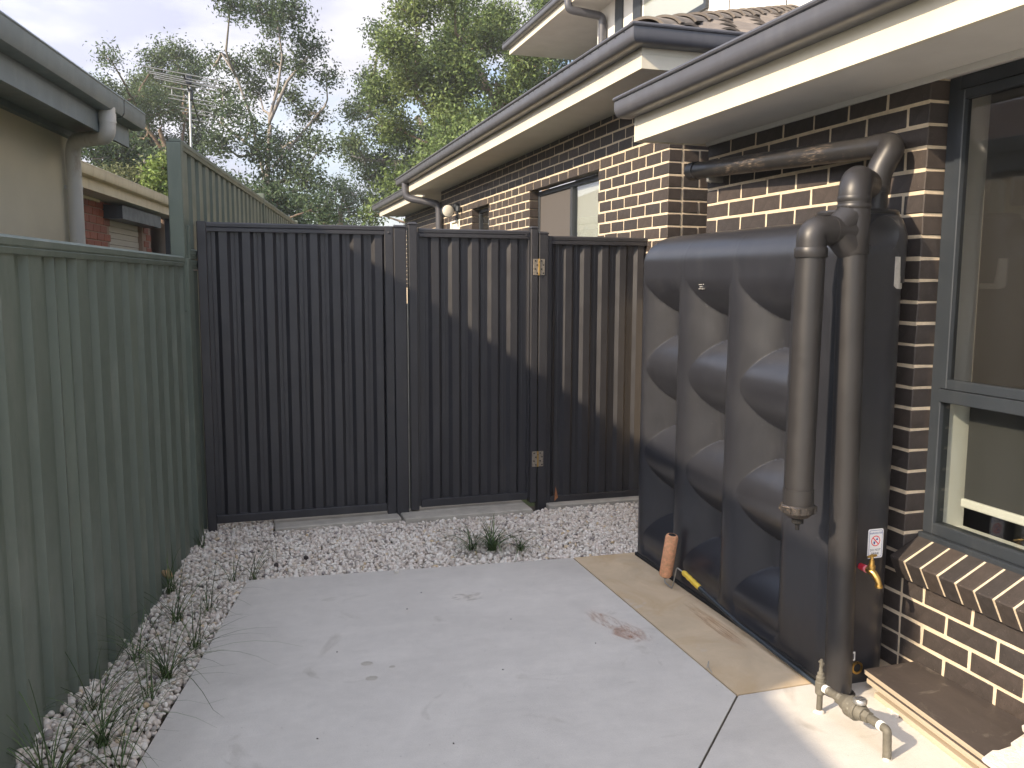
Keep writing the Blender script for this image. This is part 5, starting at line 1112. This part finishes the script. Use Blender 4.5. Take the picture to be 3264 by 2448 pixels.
tree('dark dense tree low behind the tall green fence', 31, [(560,520),(560,470)],
     [(420,395,30),(455,420,34),(500,430,36),(550,445,36),(600,430,36),(640,450,32),(680,455,26),(520,470,34),(580,480,34),(640,490,30),(700,480,24),(400,430,28),(440,460,30)], 'leaf_gum_dark', 'bark_brown', dens=1.5, seed=7, r0=.2, depth=.6, name='bush_tree')
tree('small distant dark tree in the gap left of the gutter end', 52, [(735,500),(735,450)],
     [(700,425,18),(722,410,18),(745,405,18),(765,425,20),(790,440,20),(712,450,20),(740,440,20),(770,460,20),(800,470,18),(720,475,20),(750,480,20),(690,465,16)], 'leaf_gum_dark', 'bark_brown', dens=1.0, seed=8, r0=.2, depth=.5, name='bush_tree')
tree('shaded tree low on the left behind the brick house', 34, [(260,440),(255,390)],
     [(215,345,32),(250,340,30),(290,330,30),(330,345,32),(205,375,30),(245,385,32),(290,380,34),(335,385,30),(375,400,32),(190,320,24),(385,365,30)], 'leaf_gum_dark', 'bark_pale', dens=1.1, seed=9, r0=.2, depth=.6, name='bush_tree', limbs=[[(320,440),(330,390),(290,340),(250,335)],[(330,400),(318,360),(305,330)]])
tree('olive green shrub above the cream gutter', 25, [(285,440),(285,410)], [(240,385,24),(270,378,24),(300,385,26),(325,400,22),(255,410,24),(290,415,26),(220,400,20)], 'leaf_olive', 'bark_brown', dens=2.2, seed=10, r0=.1, depth=.3, name='shrub', ln=.10, wd=.05, sig=.14, cat='shrub')
tree('lime green shrub in front of the dark trees by the tall fence post', 22, [(350,440),(350,410)], [(350,355,16),(338,375,20),(355,385,20),(335,400,20),(358,410,20),(345,425,20),(325,420,14)], 'leaf_lime', 'bark_brown', dens=4.5, seed=11, r0=.07, depth=.2, name='shrub', ln=.10, wd=.055, sig=.12, cat='shrub')
tree('far dark tree behind the upper storey eave', 44, [(1180,260),(1180,200)], [(1150,120,34),(1190,140,34),(1160,180,34),(1200,60,34),(1160,20,40),(1225,180,28),(1215,110,30)], 'leaf_gum_dark', 'bark_brown', dens=1.0, seed=12, r0=.2, depth=.5)
# young plant over the fence
V = []; F = []
for i in range(26):
    p = Vector((-1.35+random.gauss(0,.045), 8.0+random.gauss(0,.05), 1.72+random.random()*.24)); d = Vector((random.gauss(0,1), random.gauss(0,1), random.uniform(.1,1))).normalized()*.07; s_ = d.cross(Vector((random.random(), random.random(), .3))).normalized()*.022; b_ = len(V); V += [p, p+d*.5+s_, p+d, p+d*.5-s_]; F.append((b_, b_+1, b_+2, b_+3))
pl.location = (-1.35, 8.0, 0); WL[pl.name] = Vector((-1.35, 8.0, 0))
mb = MB(); mb.add(V, F); mb.build('leaf_cluster', mat('leaf_lime'), pl); mb = MB(); mb.tube([(-1.35, 8.0, -.2), (-1.35, 8.0, 1.9)], .008, 6); mb.build('stem', mat('blade'), pl)

# ------------------------------------------------------------------ thin haze volume, added to lift the far trees as glare does
hz = Mat('haze'); hv = hz.n('ShaderNodeVolumePrincipled'); hv.inputs['Color'].default_value = (.93, .94, 1, 1); hv.inputs['Density'].default_value = .0010; hv.inputs['Anisotropy'].default_value = .1
hz.l(hv.outputs[0], hz.t.nodes['Material Output'].inputs['Volume']); hz.t.nodes.remove(hz.b)
mb = MB(); mb.box(-125, -65, -1.3, 145, 165, 27); mb.build('haze', hz.m, kind='stuff')
# ------------------------------------------------------------------ render settings
scene.render.engine = 'CYCLES'
scene.cycles.max_bounces = 8; scene.cycles.transparent_max_bounces = 12
